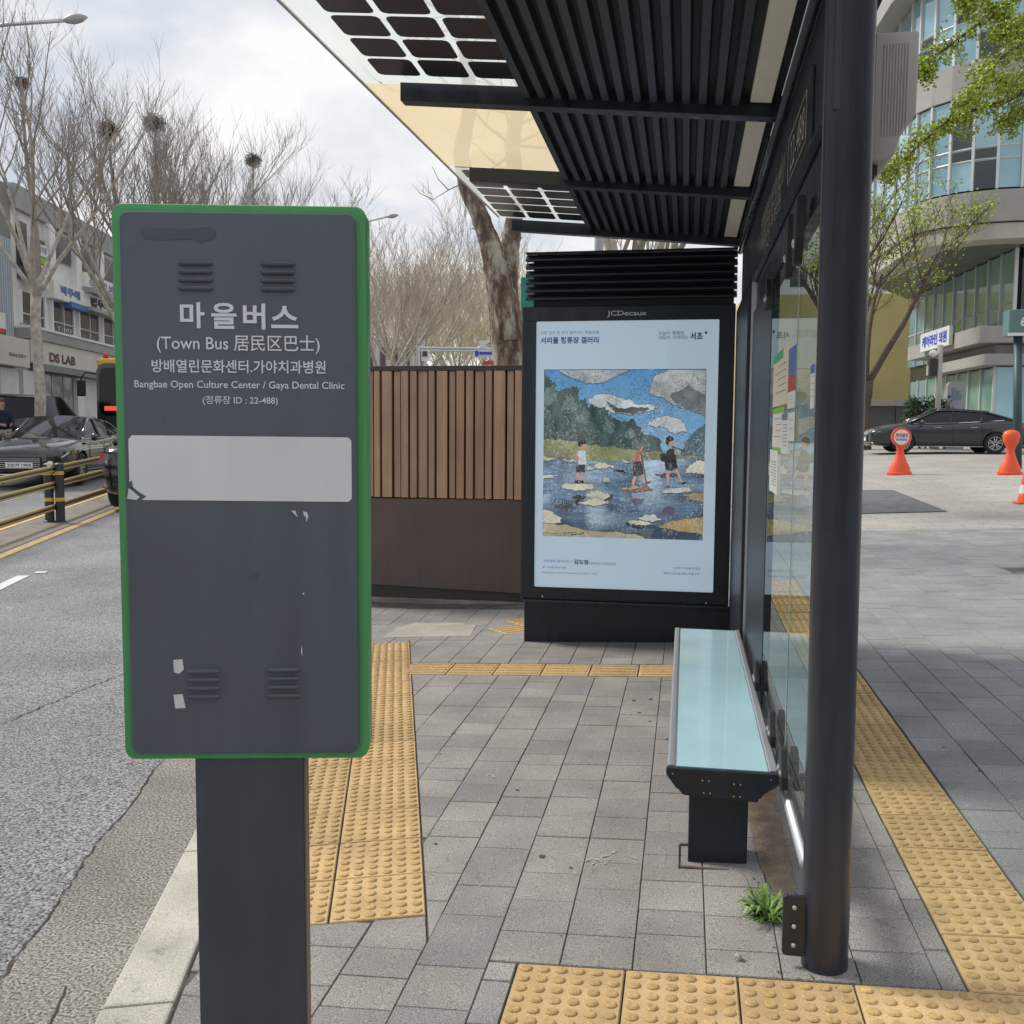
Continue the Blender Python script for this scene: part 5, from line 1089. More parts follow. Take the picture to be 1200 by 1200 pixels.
# ------------------------------------------------------------------ people
def person(loc, rz, label, pose, jacket, trousers, hairc, h=1.72):
    P = thing('person', loc, label, 'person', None, rz)
    def skin(name, verts, edges, radii, mat, sub=2):
        me = bpy.data.meshes.new(name); me.from_pydata(verts, edges, []); me.materials.append(mat if not isinstance(mat, str) else M[mat]); o = bpy.data.objects.new(name, me); COL.objects.link(o); o.parent = P
        s = o.modifiers.new('skin', 'SKIN'); s.use_smooth_shade = True
        for i, v in enumerate(me.skin_vertices[0].data): v.radius = (radii[i], radii[i]) if not isinstance(radii[i], tuple) else radii[i]; v.use_root = (i == 0)
        o.modifiers.new('sub', 'SUBSURF').render_levels = sub; return o
    sit = pose == 'crouch'; dz = -.42 if sit else 0; ly = .30 if sit else .0
    pel = (0, 0, .92+dz); hip = lambda s: (s*.09, .0, .90+dz); kn = lambda s: (s*.11, .30 if sit else .03, .50 if not sit else .52); an = lambda s: (s*.11, .0 if not sit else .05, .08)
    che = (0, .02+(.12 if sit else 0), 1.28+dz); nk = (0, .03+(.2 if sit else 0), 1.47+dz); hd = (0, .05+(.26 if sit else 0), 1.60+dz)
    shl = lambda s: (s*.18, .02+(.15 if sit else 0), 1.40+dz); el = lambda s: (s*.23, .06+(.2 if sit else 0), 1.13+dz); wr = lambda s: (s*.12, .26+(.2 if sit else 0), 1.08+dz)
    sk_m = M.setdefault('skin', pm('skin', (.45, .27, .19), .6))
    vs = [pel, che, nk, hd, (0, hd[1]+.005, hd[2]+.08)]; es = [(0, 1), (1, 2), (2, 3), (3, 4)]; rd = [(.13, .10), (.15, .10), .05, (.075, .088), (.055, .065)]
    for s in (-1, 1):
        b = len(vs); vs += [hip(s), kn(s), an(s), (s*.12, an(s)[1]+.16, .04)]; es += [(0, b), (b, b+1), (b+1, b+2), (b+2, b+3)]; rd += [.075, .05, .035, .03]
        b = len(vs); w0 = Vector(wr(s)); vs += [shl(s), el(s), tuple(w0), tuple(w0+Vector((-s*.03, .06, 0)))]; es += [(1, b), (b, b+1), (b+1, b+2), (b+2, b+3)]; rd += [.05, .038, .026, .03]
        pb = b+3
        for f in range(4):
            q = w0+Vector((-s*.03, .06, 0))+Vector((-s*.02, .03, .027-f*.018)); q2 = q+Vector((-s*.025, .025, -.008)); c0 = len(vs); vs += [tuple(q), tuple(q2)]; es += [(pb, c0), (c0, c0+1)]; rd += [.009, .008]
        c0 = len(vs); vs += [tuple(w0+Vector((0, .06, .045)))]; es += [(b+2, c0)]; rd += [.010]
    skin('body', vs, es, rd, sk_m)
    vs = [pel, (0, .01, 1.10+dz), che, (0, nk[1], 1.44+dz)]; es = [(0, 1), (1, 2), (2, 3)]; rd = [(.18, .14), (.17, .13), (.19, .135), .075]
    for s in (-1, 1): b = len(vs); w0 = Vector(wr(s)); e0 = Vector(el(s)); vs += [shl(s), el(s), tuple(e0.lerp(w0, .9))]; es += [(2, b), (b, b+1), (b+1, b+2)]; rd += [.085, .065, .05]
    skin('jacket', vs, es, rd, jacket)
    vs = [(0, 0, .95+dz)]; es = []; rd = [(.165, .125)]
    for s in (-1, 1): b = len(vs); vs += [hip(s), kn(s), (an(s)[0], an(s)[1], .12)]; es += [(0, b), (b, b+1), (b+1, b+2)]; rd += [.115, .088, .075]
    skin('trousers', vs, es, rd, trousers)
    for s in (-1, 1): skin('shoe', [(s*.11, an(s)[1]-.05, .05), (s*.12, an(s)[1]+.18, .04)], [(0, 1)], [.05, .045], 'white' if not sit else 'black')
    hm_ = MB(); cx, cy, cz = hd; bm = bmesh.new(); bmesh.ops.create_uvsphere(bm, u_segments=16, v_segments=10, radius=.105)
    for v in bm.verts: v.co = Vector((v.co.x*.88, v.co.y*1.0, v.co.z*1.05))
    bmesh.ops.delete(bm, geom=[f for f in bm.faces if f.calc_center_median().y > .02 and f.calc_center_median().z < .045 or f.calc_center_median().z < -.06], context='FACES')
    me = bpy.data.meshes.new('hair'); bm.to_mesh(me); bm.free(); me.materials.append(hairc); o = bpy.data.objects.new('hair', me); COL.objects.link(o); o.parent = P; o.location = (cx, cy-.012, cz+.035); o.modifiers.new('so', 'SOLIDIFY').thickness = .02
    fz = hd[2]+.02; fy = hd[1]+.083
    for s in (-1, 1):
        MB().lathe([(.006, -.004), (.011, 0), (.006, .004)], 8, frame((s*.03, fy, fz+.02), (1, 0, 0), (0, 0, 1))).build('eye', 'ink', P, world=False)
        MB().box(s*.078-.008, s*.078+.008, hd[1]-.015, hd[1]+.02, fz-.02, fz+.03).build('ear', sk_m, P, bevel=.005, world=False)
    MB().add([(-.014, fy, fz-.02), (.014, fy, fz-.02), (0, fy+.024, fz-.018), (0, fy-.002, fz+.02)], [(0, 1, 2), (1, 3, 2), (0, 2, 3)]).build('nose', sk_m, P, world=False)
    MB().box(-.022, .022, fy-.008, fy+.003, fz-.048, fz-.040).build('mouth', 'tail', P, world=False)
    return P
navy = pm('navy cloth', (.015, .018, .035), .9, 0, .1, 8); khaki = pm('beige cloth', (.36, .33, .26), .9, 0, .1, 8); hairred = pm('auburn hair', (.10, .03, .025), .7); hairb = pm('black hair', (.015, .012, .012), .7)
p1 = at(2, 24); person((p1.x, p1.y, p1.z+.02), R(-120), 'standing person in dark navy jacket and beige trousers at the left edge', 'stand', navy, khaki, hairred, 1.72)
p2 = at(33, 25.5); person((p2.x, p2.y, p2.z), R(-60), 'crouching person in dark blue clothes beside the nearest plane tree', 'crouch', navy, navy, hairb)
sb = at(22, 23.3); shb = thing('shrub', (sb.x, sb.y, sb.z), 'low green shrub beside the plane tree foot at left', 'shrub')
leaves([(random.gauss(0, .3), random.gauss(0, .3), random.uniform(.25, .75)) for _ in range(60)], 1200, .10, .07, 'leafd', shb, 9)
mb = MB()
for k in range(8): mb.tube([(0, 0, 0), (random.uniform(-.3, .3), random.uniform(-.3, .3), .6)], .01, 4)
mb.build('stem', 'bark2', shb, world=False)

# ------------------------------------------------------------------ buildings on the left
KS = 38/29
def fz_(z): return 1.46+(z-1.46)*KS
FP0 = survey(28, 450, 38); fa_ = R(13); fang = math.pi/2+fa_; zb0 = rz_(0, 34)+.12
FM = Matrix.Translation((FP0.x, FP0.y, 0)) @ Matrix.Rotation(fang, 4, 'Z')          # X along the facade, Y into the building
wallw = pm('white render wall', (.68, .69, .70), .85, 0, .08, 1.5); wallg = pm('grey render wall', (.33, .34, .33), .85, 0, .12, 1); cladb = pm('pale blue cladding', (.48, .54, .60), .6, 0, .08, 2)
wallf = pm('cream fascia', (.62, .60, .54), .7, 0, .05, 2); winm = pm('dark window', (.035, .045, .05), .12, 0, .3, .5, coat=.5); roofg = pm('green grey roof', (.22, .23, .21), .8, 0, .15, .6)
def fbox(b, nm, mat, s0, s1, z0, z1, y0, y1, bevel=0): return MB().box(s0*KS, s1*KS, y0, y1, fz_(z0), fz_(z1)).build(nm, mat, b, bevel=bevel, world=False)
B = thing('office_building', (FP0.x, FP0.y, 0), 'white three storey office building with brown lit lettering over its shop', 'building', None, fang)
MB().box(0, 26, .3, 12, zb0-.6, fz_(7.9)).build('wall', wallw, B, world=False)
MB().box(0, 26, .1, 12, fz_(7.9), fz_(8.6)).build('parapet', wallg, B, world=False); MB().add([(0, .5, fz_(8.6)), (26, .5, fz_(8.6)), (26, 3, fz_(9.9)), (0, 3, fz_(9.3)), (0, 12, fz_(9.3)), (26, 12, fz_(9.9))], [(0, 1, 2, 3), (3, 2, 5, 4), (0, 3, 4)]).build('roof', roofg, B, world=False)
fs_ = fbox(B, 'shop_fascia', wallf, .1, 19, 3.44, 4.12, -.25, .3)
text('DS LAB', frame((2.42*KS, -.262, fz_(3.68)), (1, 0, 0), (0, 0, 1)), 2.05*KS, .30*KS, pm('brown letters', (.10, .035, .02), .5), fs_, bold=.05, depth=0, world=False)
fbox(B, 'cornice', wallg, 0, 19, 4.13, 4.42, -.35, .3); fbox(B, 'sill_band', 'white', 0, 19, 4.43, 4.50, -.40, .3)
fbox(B, 'awning', roofg, .9, 19, 3.22, 3.43, -.35, .3)
for k in range(3): fbox(B, 'shop_window', winm, 1.5+k*.9, 1.5+k*.9+.86, 1.0, 3.18, .22, .31)
fbox(B, 'wall_pier', 'white', 4.3, 4.9, .8, 3.2, .1, .32); fbox(B, 'wall_panel', 'white', .15, .9, .8, 3.2, .1, .32); fbox(B, 'meter_box', 'steel', 1.0, 1.45, 2.35, 2.65, .05, .3)
for k, (a_, b_) in enumerate(((.3, 1.95), (2.55, 4.25), (4.75, 6.6), (7.0, 8.9), (9.3, 11.2), (11.6, 13.5))):
    wo = fbox(B, 'window', winm, a_, b_, 4.62, 5.55, .2, .31)
    for s in (a_, (a_+b_)/2, b_): fbox(B, 'pier' if False else 'window_frame', 'steel' if s not in (a_, b_) else 'white', s-.035, s+.035, 4.6, 5.57, .14, .3)
    fbox(B, 'window_rail', 'steel', a_, b_, 4.88, 4.92, .15, .3)
fbox(B, 'sign_band', 'white', 2.2, 19, 5.6, 6.15, -.1, .3); fbox(B, 'sign_ledge', wallg, 4.75, 19, 6.12, 6.30, -.5, .3); fbox(B, 'sign_ledge', wallg, 4.75, 19, 5.52, 5.64, -.4, .3)
fbox(B, 'upper_sign_board', 'white', 4.75, 12, 6.31, 6.80, -.15, .3)
text('박주애', frame((3.5*KS, -.125, fz_(5.92)), (1, 0, 0), (0, 0, 1)), 1.6*KS, .30*KS, 'bluep', B, bold=.04, world=False); fbox(B, 'blue_sign', 'bluep', 3.4, 4.75, 5.45, 5.63, -.2, .19)
text('법무사 사무소', frame((7.3*KS, -.125, fz_(5.88)), (1, 0, 0), (0, 0, 1)), 4.1*KS, .34*KS, 'ink', B, bold=.05, world=False)
text('⊙ 재판 비사 상담', frame((7.2*KS, -.165, fz_(6.55)), (1, 0, 0), (0, 0, 1)), 4.2*KS, .30*KS, 'bluep', B, bold=.03, world=False)
text('T-202', frame((3.5*KS, .185, fz_(4.72)), (1, 0, 0), (0, 0, 1)), 1.2*KS, .12*KS, 'sticker', B, world=False)
for k in range(7):
    a_ = 2.65+k*2.15; fbox(B, 'window', winm, a_, a_+1.6, 6.92 if k else 6.9, 7.75, .2, .31)
fbox(B, 'window', winm, .3, .9, 5.9, 7.6, .2, .31); fbox(B, 'window', winm, 1.3, 2.15, 6.5, 7.3, .2, .31)
for k in range(7): fbox(B, 'column', 'white', 2.15+k*2.15, 2.62+k*2.15, 6.16, 7.88, .0, .3)
for z0, z1, m1 in ((6.65, 7.0, 'bluep'), (6.42, 6.62, 'lime'), (5.72, 6.38, 'paper')):
    o = fbox(B, 'projecting_sign', m1 if m1 != 'bluep' else 'sticker', .35, 1.35, z0, z1, -.35, -.2)
text('치과의원', frame((.85*KS, -.352, fz_(6.85)), (1, 0, 0), (0, 0, 1)), .8*KS, .2*KS, 'bluep', B, bold=.03, world=False)
text('임대문의', frame((.85*KS, -.352, fz_(6.22)), (1, 0, 0), (0, 0, 1)), .8*KS, .2*KS, 'red', B, bold=.03, world=False); text('2층 사무실', frame((.85*KS, -.352, fz_(5.95)), (1, 0, 0), (0, 0, 1)), .8*KS, .16*KS, 'bluep', B, bold=.03, world=False)
A = thing('bakery_building', (FP0.x, FP0.y, 0), 'pale blue ribbed building with cream bakery fascia at the far left', 'building', None, fang)
MB().box(-16, -.05, .3, 12, zb0-.8, fz_(6.95)).build('wall', cladb, A, world=False); MB().box(-16, -.05, .3, 12, fz_(6.95), fz_(8.5)).build('upper_wall', roofg, A, world=False)
for k in range(16): MB().box(-3.1+k*.19, -3.04+k*.19, .24, .3, fz_(4.1), fz_(6.95)).build('cladding_rib', cladb, A, world=False)
fo = fbox(A, 'shop_fascia', wallf, -12, -.08, 3.25, 4.06, -.3, .3)
text('BAKERY', frame((-.85*KS, -.312, fz_(3.55)), (1, 0, 0), (0, 0, 1)), 1.1*KS, .10*KS, 'ink', A, world=False)
fbox(A, 'door_panel', 'white', -1.3, -.15, .9, 3.2, .1, .32); fbox(A, 'window', winm, -1.9, -.7, 4.15, 4.75, .2, .31); fbox(A, 'window_poster', 'paper', -1.6, -.75, 4.3, 4.75, .17, .19); fbox(A, 'window_poster', 'red', -1.4, -.8, 4.17, 4.3, .17, .19)
fbox(A, 'meter_box', 'black', -.75, -.6, 2.0, 2.2, .0, .1)

# ------------------------------------------------------------------ far street: buildings, lamps, gantry
def simple_building(loc, rz, sz, wall, label, rows=3, cols_=6, nm='building'):
    b = thing(nm, loc, label, 'building', None, rz); MB().box(-sz[0]/2, sz[0]/2, 0, sz[1], -1, sz[2]).build('wall', wall, b, world=False)
    MB().box(-sz[0]/2-.1, sz[0]/2+.1, -.1, sz[1], sz[2]+.003, sz[2]+.5).build('parapet', wallg, b, world=False)
    for i in range(rows):
        for j in range(cols_):
            x0 = -sz[0]/2+sz[0]*(j+.18)/cols_; x1 = -sz[0]/2+sz[0]*(j+.82)/cols_; z0 = sz[2]*(i+.3)/rows; z1 = sz[2]*(i+.8)/rows
            MB().box(x0, x1, -.03, .05, z0, z1).build('window', winm, b, world=False)
    return b
def fb(px, D): p = survey(px, 504, D); return (p.x, p.y, rz_(p.x, p.y))
stripe = thing('striped_building', fb(450, 82), 'far grey building with plum coloured vertical stripes behind the bare trees', 'building', None, R(20))
MB().box(-5.5, 3.6, 0, 12, -1, 8.2).build('wall', wallw, stripe, world=False)
plum = pm('plum stripe', (.16, .11, .14), .7)
for k in range(9): MB().box(-5.3+k*1.0, -4.85+k*1.0, -.1, 0, 3.5, 7.4).build('stripe', plum, stripe, world=False)
simple_building(fb(545, 125), R(8), (14, 10, 6.5), wallw, 'low white far building across the end of the avenue', 2, 7)
simple_building(fb(538, 108), R(10), (4, 6, 5.6), wallf, 'small cream far building under the blue direction sign', 2, 2)
def lamp(px, py, D, px0, label):
    hd = survey(px, py, D); p0 = survey(px0, py+14, D); b = thing('street_lamp', (p0.x, p0.y, rz_(p0.x, p0.y)), label, 'street lamp', 'street lamps over the road')
    mb = MB(); z = ORG[b.name].z; mb.tube([(p0.x, p0.y, z), (p0.x, p0.y, p0.z-.5)], [.11, .07], 10); mb.build('pole', 'alu', b, True)
    mb = MB(); mb.tube([(p0.x, p0.y, p0.z-.5), (p0.x, p0.y, p0.z), tuple(p0.lerp(hd, .5)+Vector((0, 0, .05))), tuple(hd)], .05, 8); mb.build('arm', 'alu', b, True)
    d = (hd-p0).normalized(); d2 = Vector((d.x, d.y, .15)).normalized()
    mb = MB(); F = frame(hd, d2, (0, 0, 1)); 
    mb.lathe([(.03, -.05), (.09, .08), (.13, .25), (.11, .45), (.03, .62)], 12, frame(hd, Vector((-d2.y, d2.x, 0)), Vector((0, 0, 1))) @ Matrix.Rotation(0, 4, 'Z') if False else Matrix.Translation(hd) @ d2.to_track_quat('Z', 'Y').to_matrix().to_4x4()); mb.build('lamp_head', pm('lamp housing', (.35, .35, .35), .5), b, True)
lamp(75, 24, 26, -60, 'street lamp with pale head at the top left corner'); lamp(454, 254, 55, 405, 'distant street lamp just right of the green sign edge')
gn = at(490, 58); gt = thing('sign_gantry', (gn.x, gn.y, gn.z), 'far overhead sign frame with blue arrow board above the timber screen', 'sign gantry')
mb = MB(); a = survey(490, 407.5, 58); b = survey(600, 409, 58); c = survey(490, 410.5, 58); d = survey(600, 412, 58); mb.tube([a, b], .07, 8); mb.tube([c, d], .07, 8); mb.build('cross_bar', 'alu', gt)
mb = MB(); e_ = survey(600, 409, 58); mb.tube([(e_.x, e_.y, gn.z), (e_.x, e_.y, e_.z+.3)], .12, 10); mb.tube([(a.x, a.y, gn.z), (a.x, a.y, a.z+.1)], .12, 10); mb.build('post', 'alu', gt)
fcam = lambda p, d_=0: frame(p-FW*d_, RT, UP)
def gsign(px, py, w_, h_, mat, nm='sign_board', d=.2):
    p = survey(px, py, 58); k = 58/FPX; mb = MB(); mb.prism([(-w_*k/2, -h_*k/2), (w_*k/2, -h_*k/2), (w_*k/2, h_*k/2), (-w_*k/2, h_*k/2)], .06, fcam(p, d)); return mb.build(nm, mat, gt)
gsign(568, 415, 24, 9.5, 'sticker'); gsign(570, 414.8, 16, 3, 'inkblue', 'arrow', .28); gsign(559, 415, 4, 6, 'inkblue', 'arrow', .28); gsign(566, 404, 8.5, 8, 'sticker'); gsign(574, 426, 16, 4.5, 'red'); gsign(499, 417, 9.5, 13, 'white'); gsign(498.5, 415.5, 5.5, 6, 'nest', 'emblem', .28)
tp_ = at(611, 15); o = thing('teal_sign', (tp_.x, tp_.y, tp_.z), 'narrow teal sign board edge behind the left side of the poster case', 'sign')
a = survey(618.5, 325, 15); c = survey(618.5, 420, 15)
MB().box(a.x-.10, a.x+.30, a.y-.03, a.y+.03, c.z, a.z).build('board', pm('teal paint', (.01, .24, .20), .5), o); MB().tube([(a.x+.1, a.y+.05, tp_.z), (a.x+.1, a.y+.05, a.z)], .04, 8).build('post', 'alu', o)
pp = at(699, 13); o = thing('utility_pole', (pp.x, pp.y, pp.z), 'grey steel pole rising behind the louvred top of the poster case', 'pole'); MB().tube([(pp.x, pp.y, pp.z), (pp.x, pp.y, 7)], [.065, .055], 14).build('shaft', pm('grey pole', (.36, .37, .40), .5), o, True)

# ------------------------------------------------------------------ glass building on the right
K0 = survey(1143, 508, 38); gzb = gz(K0.x, K0.y); ga = R(3.5)
GBd = thing('glass_office', (K0.x, K0.y, 0), 'curved glass and stone office building filling the right side', 'building', None, ga)
gtin = bpy.data.materials.new('x'); bpy.data.materials.remove(gtin)
gl_a = pm('blue green curtain glass', (.26, .42, .48), .06, .35, .25, .35, coat=.5); gl_b = pm('green curtain glass', (.20, .37, .31), .08, .25, .3, .5, coat=.4); gl_d = pm('dark glass', (.02, .035, .045), .06, .1, .4, .6, coat=.4)
stone = pm('beige stone cladding', (.335, .32, .30), .7, 0, .07, 1.5); stone2 = pm('pale stone soffit', (.46, .43, .38), .7, 0, .06, 1.5); mull = pm('pale mullion', (.55, .57, .58), .4, .3)
def zpx(y, D=38): return 1.46+(508-y)/FPX*D
arc = [(.9+3.2*math.cos(R(a)), 2.2+3.2*math.sin(R(a))) for a in range(270, 179, -15)]
up_poly = [(13+0, -1)]+arc+[(-2.5, 3+i*2.6) for i in range(1, 15)]
def resample_front(): return [(12.1-i*1.25, -1) for i in range(9)]
up_poly = resample_front()+arc+[(-2.3, 2.2+i*1.8) for i in range(1, 5)]
def band(poly, z0, z1, off, mat, nm, thick=.3, closed=False):
    mb = MB(); vs = []; n_ = len(poly); nr = []
    for i in range(n_):
        a = Vector(poly[max(i-1, 0)]); b = Vector(poly[min(i+1, n_-1)]); t_ = (b-a).normalized(); nr.append(Vector((t_.y, -t_.x))*(-1))
    for i, (x, y) in enumerate(poly):
        o_ = nr[i]*off; q = nr[i]*(off-thick)
        for (dx_, dy_) in ((o_.x, o_.y), (q.x, q.y)):
            for z in (z0, z1): vs.append((x+dx_, y+dy_, z))
    fs = []
    for i in range(n_-1):
        a, b = i*4, i*4+4; fs += [(a, b, b+1, a+1), (a+1, b+1, b+3, a+3), (a+3, b+3, b+2, a+2), (a+2, b+2, b, a)]
    mb.add(vs, fs); return mb.build(nm, mat, GBd, world=False)
def panes(poly, z0, z1, off, mats, sub=1, rails=(), prob=.0):
    band(poly, z0, z1, off-.12, gl_d, 'glass_backing', .1); n_ = len(poly); r = random.Random(int(z0*10)); ml_ = MB()
    for i in range(n_-1):
        a = Vector(poly[i]); b = Vector(poly[i+1]); t_ = (b-a); ln = t_.length; t_.normalize(); nn_ = Vector((t_.y, -t_.x))*-1
        for k in range(sub):
            p0 = a+t_*(ln*k/sub)+nn_*off; p1 = a+t_*(ln*(k+1)/sub)+nn_*off; e_ = t_*.04
            zz = [z0]+[z0+(z1-z0)*f for f in rails]+[z1]
            for j in range(len(zz)-1):
                tl = r.uniform(-.012, .012); MB().add([(p0.x+e_.x+nn_.x*tl, p0.y+e_.y+nn_.y*tl, zz[j]+.04), (p1.x-e_.x, p1.y-e_.y, zz[j]+.04), (p1.x-e_.x, p1.y-e_.y, zz[j+1]-.04), (p0.x+e_.x+nn_.x*tl, p0.y+e_.y+nn_.y*tl, zz[j+1]-.04)], [(0, 1, 2, 3)]).build('pane', r.choice(mats), GBd, world=False)
            ml_.box(-.05, .05, -.05, .08, z0, z1, mat=Matrix.Translation((p0.x, p0.y, 0)) @ Matrix.Rotation(math.atan2(t_.y, t_.x), 4, 'Z'))
        for f in list(rails):
            z = z0+(z1-z0)*f; ml_.tube([(a.x+nn_.x*off, a.y+nn_.y*off, z), (b.x+nn_.x*off, b.y+nn_.y*off, z)], .05, 4)
    ml_.build('mullions', mull, GBd, world=False)
z_sof, z_w, z_sp0, z_g1, z_g2, z_sp2, z_g3 = 8.76, 9.33, 9.38, 10.58, 14.05, 15.3, 18.6
band(up_poly, z_sof, z_w, 0, stone2, 'stone_band', 1.2); band(up_poly, z_sp0, z_g1-.05, .12, stone, 'spandrel', .6)
panes(up_poly, z_g1, z_g2, 0, [gl_a, gl_a, gl_d], 1, (.32, .45)); band(up_poly, z_g2, z_sp2, .12, stone, 'spandrel', .6)
panes(up_poly, z_sp2, z_g3, 0, [gl_a, gl_a, gl_d], 1, (.32, .45)); band(up_poly, z_g3, z_g3+3.2, .9, stone, 'spandrel', 1.5)
for (zz) in (z_sp0+.25, z_g2+.25):
    for k in range(4):
        x1 = 13-k*2.56-.1; vb = MB(); vb.box(x1-2.35, x1, -1.2, -1.12, zz, zz+.40); vo = vb.build('vent', 'white', GBd, world=False)
        q_ = MB()
        for j in range(2): q_.box(x1-2.25, x1-1.22, -1.22, -1.2, zz+.07+j*.17, zz+.16+j*.17); q_.box(x1-1.13, x1-.1, -1.22, -1.2, zz+.07+j*.17, zz+.16+j*.17)
        q_.build('vent_slot', 'black', vo, world=False)
# soffit
MB().add([(13, -1, z_sof+.01), (.9, -1, z_sof+.01), (-2.3, 2.2, z_sof+.01), (-2.3, 9.4, z_sof+.01), (13, 9.4, z_sof+.01), (1.6, 16, z_sof+.01), (13, 16, z_sof+.01)], [(0, 1, 2, 3, 4), (3, 5, 6, 4)]).build('soffit', pm('dark soffit panel', (.13, .145, .13), .35, .2, .1, 1), GBd, world=False)
MB().box(-1.9, 12.9, 3.5, 9.3, z_sof+.1, 22).build('core_wall', gl_d, GBd, world=False)
low = [(1.6, 1.0+i*1.45) for i in range(0, 26)]
panes(low[::1], 5.0, z_sof, 0, [gl_b, gl_b, gl_a], 1, (.3, .48)) if False else None
lowp = [(1.6, 1.0+i*1.45) for i in range(0, 11)]
panes(lowp, 5.0, z_sof, 0, [gl_b, gl_b, gl_a], 1, (.28, .45))
MB().box(1.75, 13, 1.2, 15.5, 0, z_sof).build('recess_wall', gl_d, GBd, world=False)
for k in range(4): MB().box(2.2+k*2.6, 4.6+k*2.6, 1.08, 1.19, 5.2, 7.0).build('pane', gl_a if k % 2 else gl_d, GBd, world=False)
# canopies
def slabp(poly, z0, z1, mat, nm): MB().prism(poly, z1-z0, Matrix.Translation((0, 0, z0))).build(nm, mat, GBd, world=False)
slabp([(0, 0), (7, .2), (7, 6), (1.55, 6), (1.55, 9.7), (0, 9.7)], 5.02, 5.66, stone, 'canopy'); slabp([(.9, .8), (14, .8), (14, 6), (1.55, 6), (1.55, 9.7), (.9, 9.7)], 4.62, 5.0, stone, 'canopy')
slabp([(.25, .1), (14, .1), (14, 6), (1.6, 6), (1.6, 7.5), (.25, 7.5)], 4.18, 4.6, stone, 'canopy')
g0 = [(.95, .9+i*1.45) for i in range(0, 9)]
panes(g0, gzb+.1, 4.16, 0, [gl_b, gl_b, gl_a], 1, (.22, .42)); MB().box(1.1, 10, 1.0, 12.5, .2, 4.17).build('ground_core', gl_d, GBd, world=False)
for k in range(2): MB().box(.98+k*1.9, 2.8+k*1.9, .85, .98, gzb+.1, 4.15).build('pane', gl_a, GBd, world=False)
cs = MB(); cs.box(-.2, -.05, 3, 7, 5.2, 6.0); cs.build('facade_sign', 'sticker', GBd, world=False)
text('케어라인 의원', frame((-.21, 5.0, 5.6), (0, -1, 0), (0, 0, 1)), 3.4, .5, 'inkblue', GBd, bold=.04, world=False)
# yellow building + white tower behind, garage
yb = survey(1065, 504, 60); YB = thing('yellow_building', (yb.x, yb.y, 0), 'plain yellow building behind the street tree with a grey roller gate', 'building', None, R(3))
MB().box(-10, .3, 0, 10, -.5, 10.0).build('wall', pm('yellow render', (.55, .47, .20), .8, 0, .08, .6), YB, world=False)
MB().box(-10, .3, -1.0, 0, 3.2, 3.6).build('porch_slab', stone2, YB, world=False)
for k in range(3): MB().box(-4.5+k*1.8, -2.75+k*1.8, -.4, -.3, .6, 3.19).build('roller_gate', pm('grey gate', (.16, .17, .17), .6), YB, world=False)
wt_ = survey(1032, 504, 95); WB = thing('tower_block', (wt_.x, wt_.y, 0), 'pale tower block rising behind the street tree', 'building', None, R(5)); MB().box(-10, 5.0, 0, 12, -.5, 27).build('wall', pm('white tiles', (.62, .63, .62), .8, 0, .05, 1), WB, world=False)
for i in range(7):
    for j in range(5): MB().box(-9+j*2.8, -7.4+j*2.8, -.05, .02, 2+i*3.4, 3.8+i*3.4).build('window', winm, WB, world=False)

# ------------------------------------------------------------------ plaza furniture
def barrier(px, py, D, label, disc=True):
    p = gpt(px, py, gz); o = thing('orange_barrier', (p.x, p.y, gz(p.x, p.y)), label, 'barrier post', 'orange plastic posts on the plaza'); s = (p-EYE).dot(FW)/22.
    f = Matrix.Scale(s, 4)
    mb = MB(); mb.lathe([(.27, 0), (.27, .05), (.24, .06), (.23, .14), (.16, .28), (.105, .42), (.08, .52), (.10, .62), (.16, .72), (.19, .86), (.15, .96), (.05, 1.0)] if not disc else [(.27, 0), (.27, .05), (.24, .06), (.22, .16), (.15, .30), (.10, .43), (.075, .54), (.09, .62), (.11, .68), (.06, .72)], 20, f @ Matrix.Scale(.75, 4, (0, 1, 0))); mb.build('body', 'orange', o, True, world=False, edge=50)
    if disc:
        F = f @ frame((0, -.02, .84), (1, 0, 0), (0, 0, 1)); F.translation = Vector((0, -.06*s, .84*s)); az = 0
        mb = MB(); mb.lathe([(.215, -.03), (.215, .03)], 28, F); mb.build('disc_rim', 'orange', o, world=False); mb = MB(); mb.lathe([(.165, .031), (.165, .036)], 28, F); d = mb.build('disc_face', 'white', o, world=False)
        G = F.copy(); G = F @ Matrix.Translation((0, .05, .040)); text('주차금지', G, .25, .075, 'red', d, world=False, bold=.05)
        G = F @ Matrix.Translation((0, -.055, .040)); text('NO PARKING', G, .24, .05, 'inkblue', d, world=False, bold=.03)
        MB().box(-.16*s, .16*s, -.104*s, -.100*s, .838*s, .850*s).build('disc_bar', 'red', o, world=False)
    return o
barrier(1054, 553, 22, 'orange plastic post with round no parking disc on the plaza', True)
barrier(1184, 537, 27, 'orange plastic post beside the dark green signpost', False)
p = gpt(1201, 590, gz); cn = thing('traffic_cone', (p.x, p.y, gz(p.x, p.y)), 'orange traffic cone with white band cut by the right edge', 'traffic cone'); s = (p-EYE).dot(FW)
k = s/FPX
mb = MB(); mb.box(-11*k, 11*k, -11*k, 11*k, 0, 2*k); mb.build('foot', 'orange', cn, world=False, bevel=.01)
mb = MB(); mb.lathe([(8*k, 2*k), (6.8*k, 12*k), (6.6*k, 12.2*k), (5.0*k, 21.8*k), (5.2*k, 22*k), (3*k, 37*k), (2*k, 38*k)], 20); mb.build('cone', 'orange', cn, True, world=False, edge=50); MB().lathe([(6.8*k, 12*k), (5.2*k, 22*k)], 20).build('reflective_band', 'white', cn, True, world=False, edge=50)
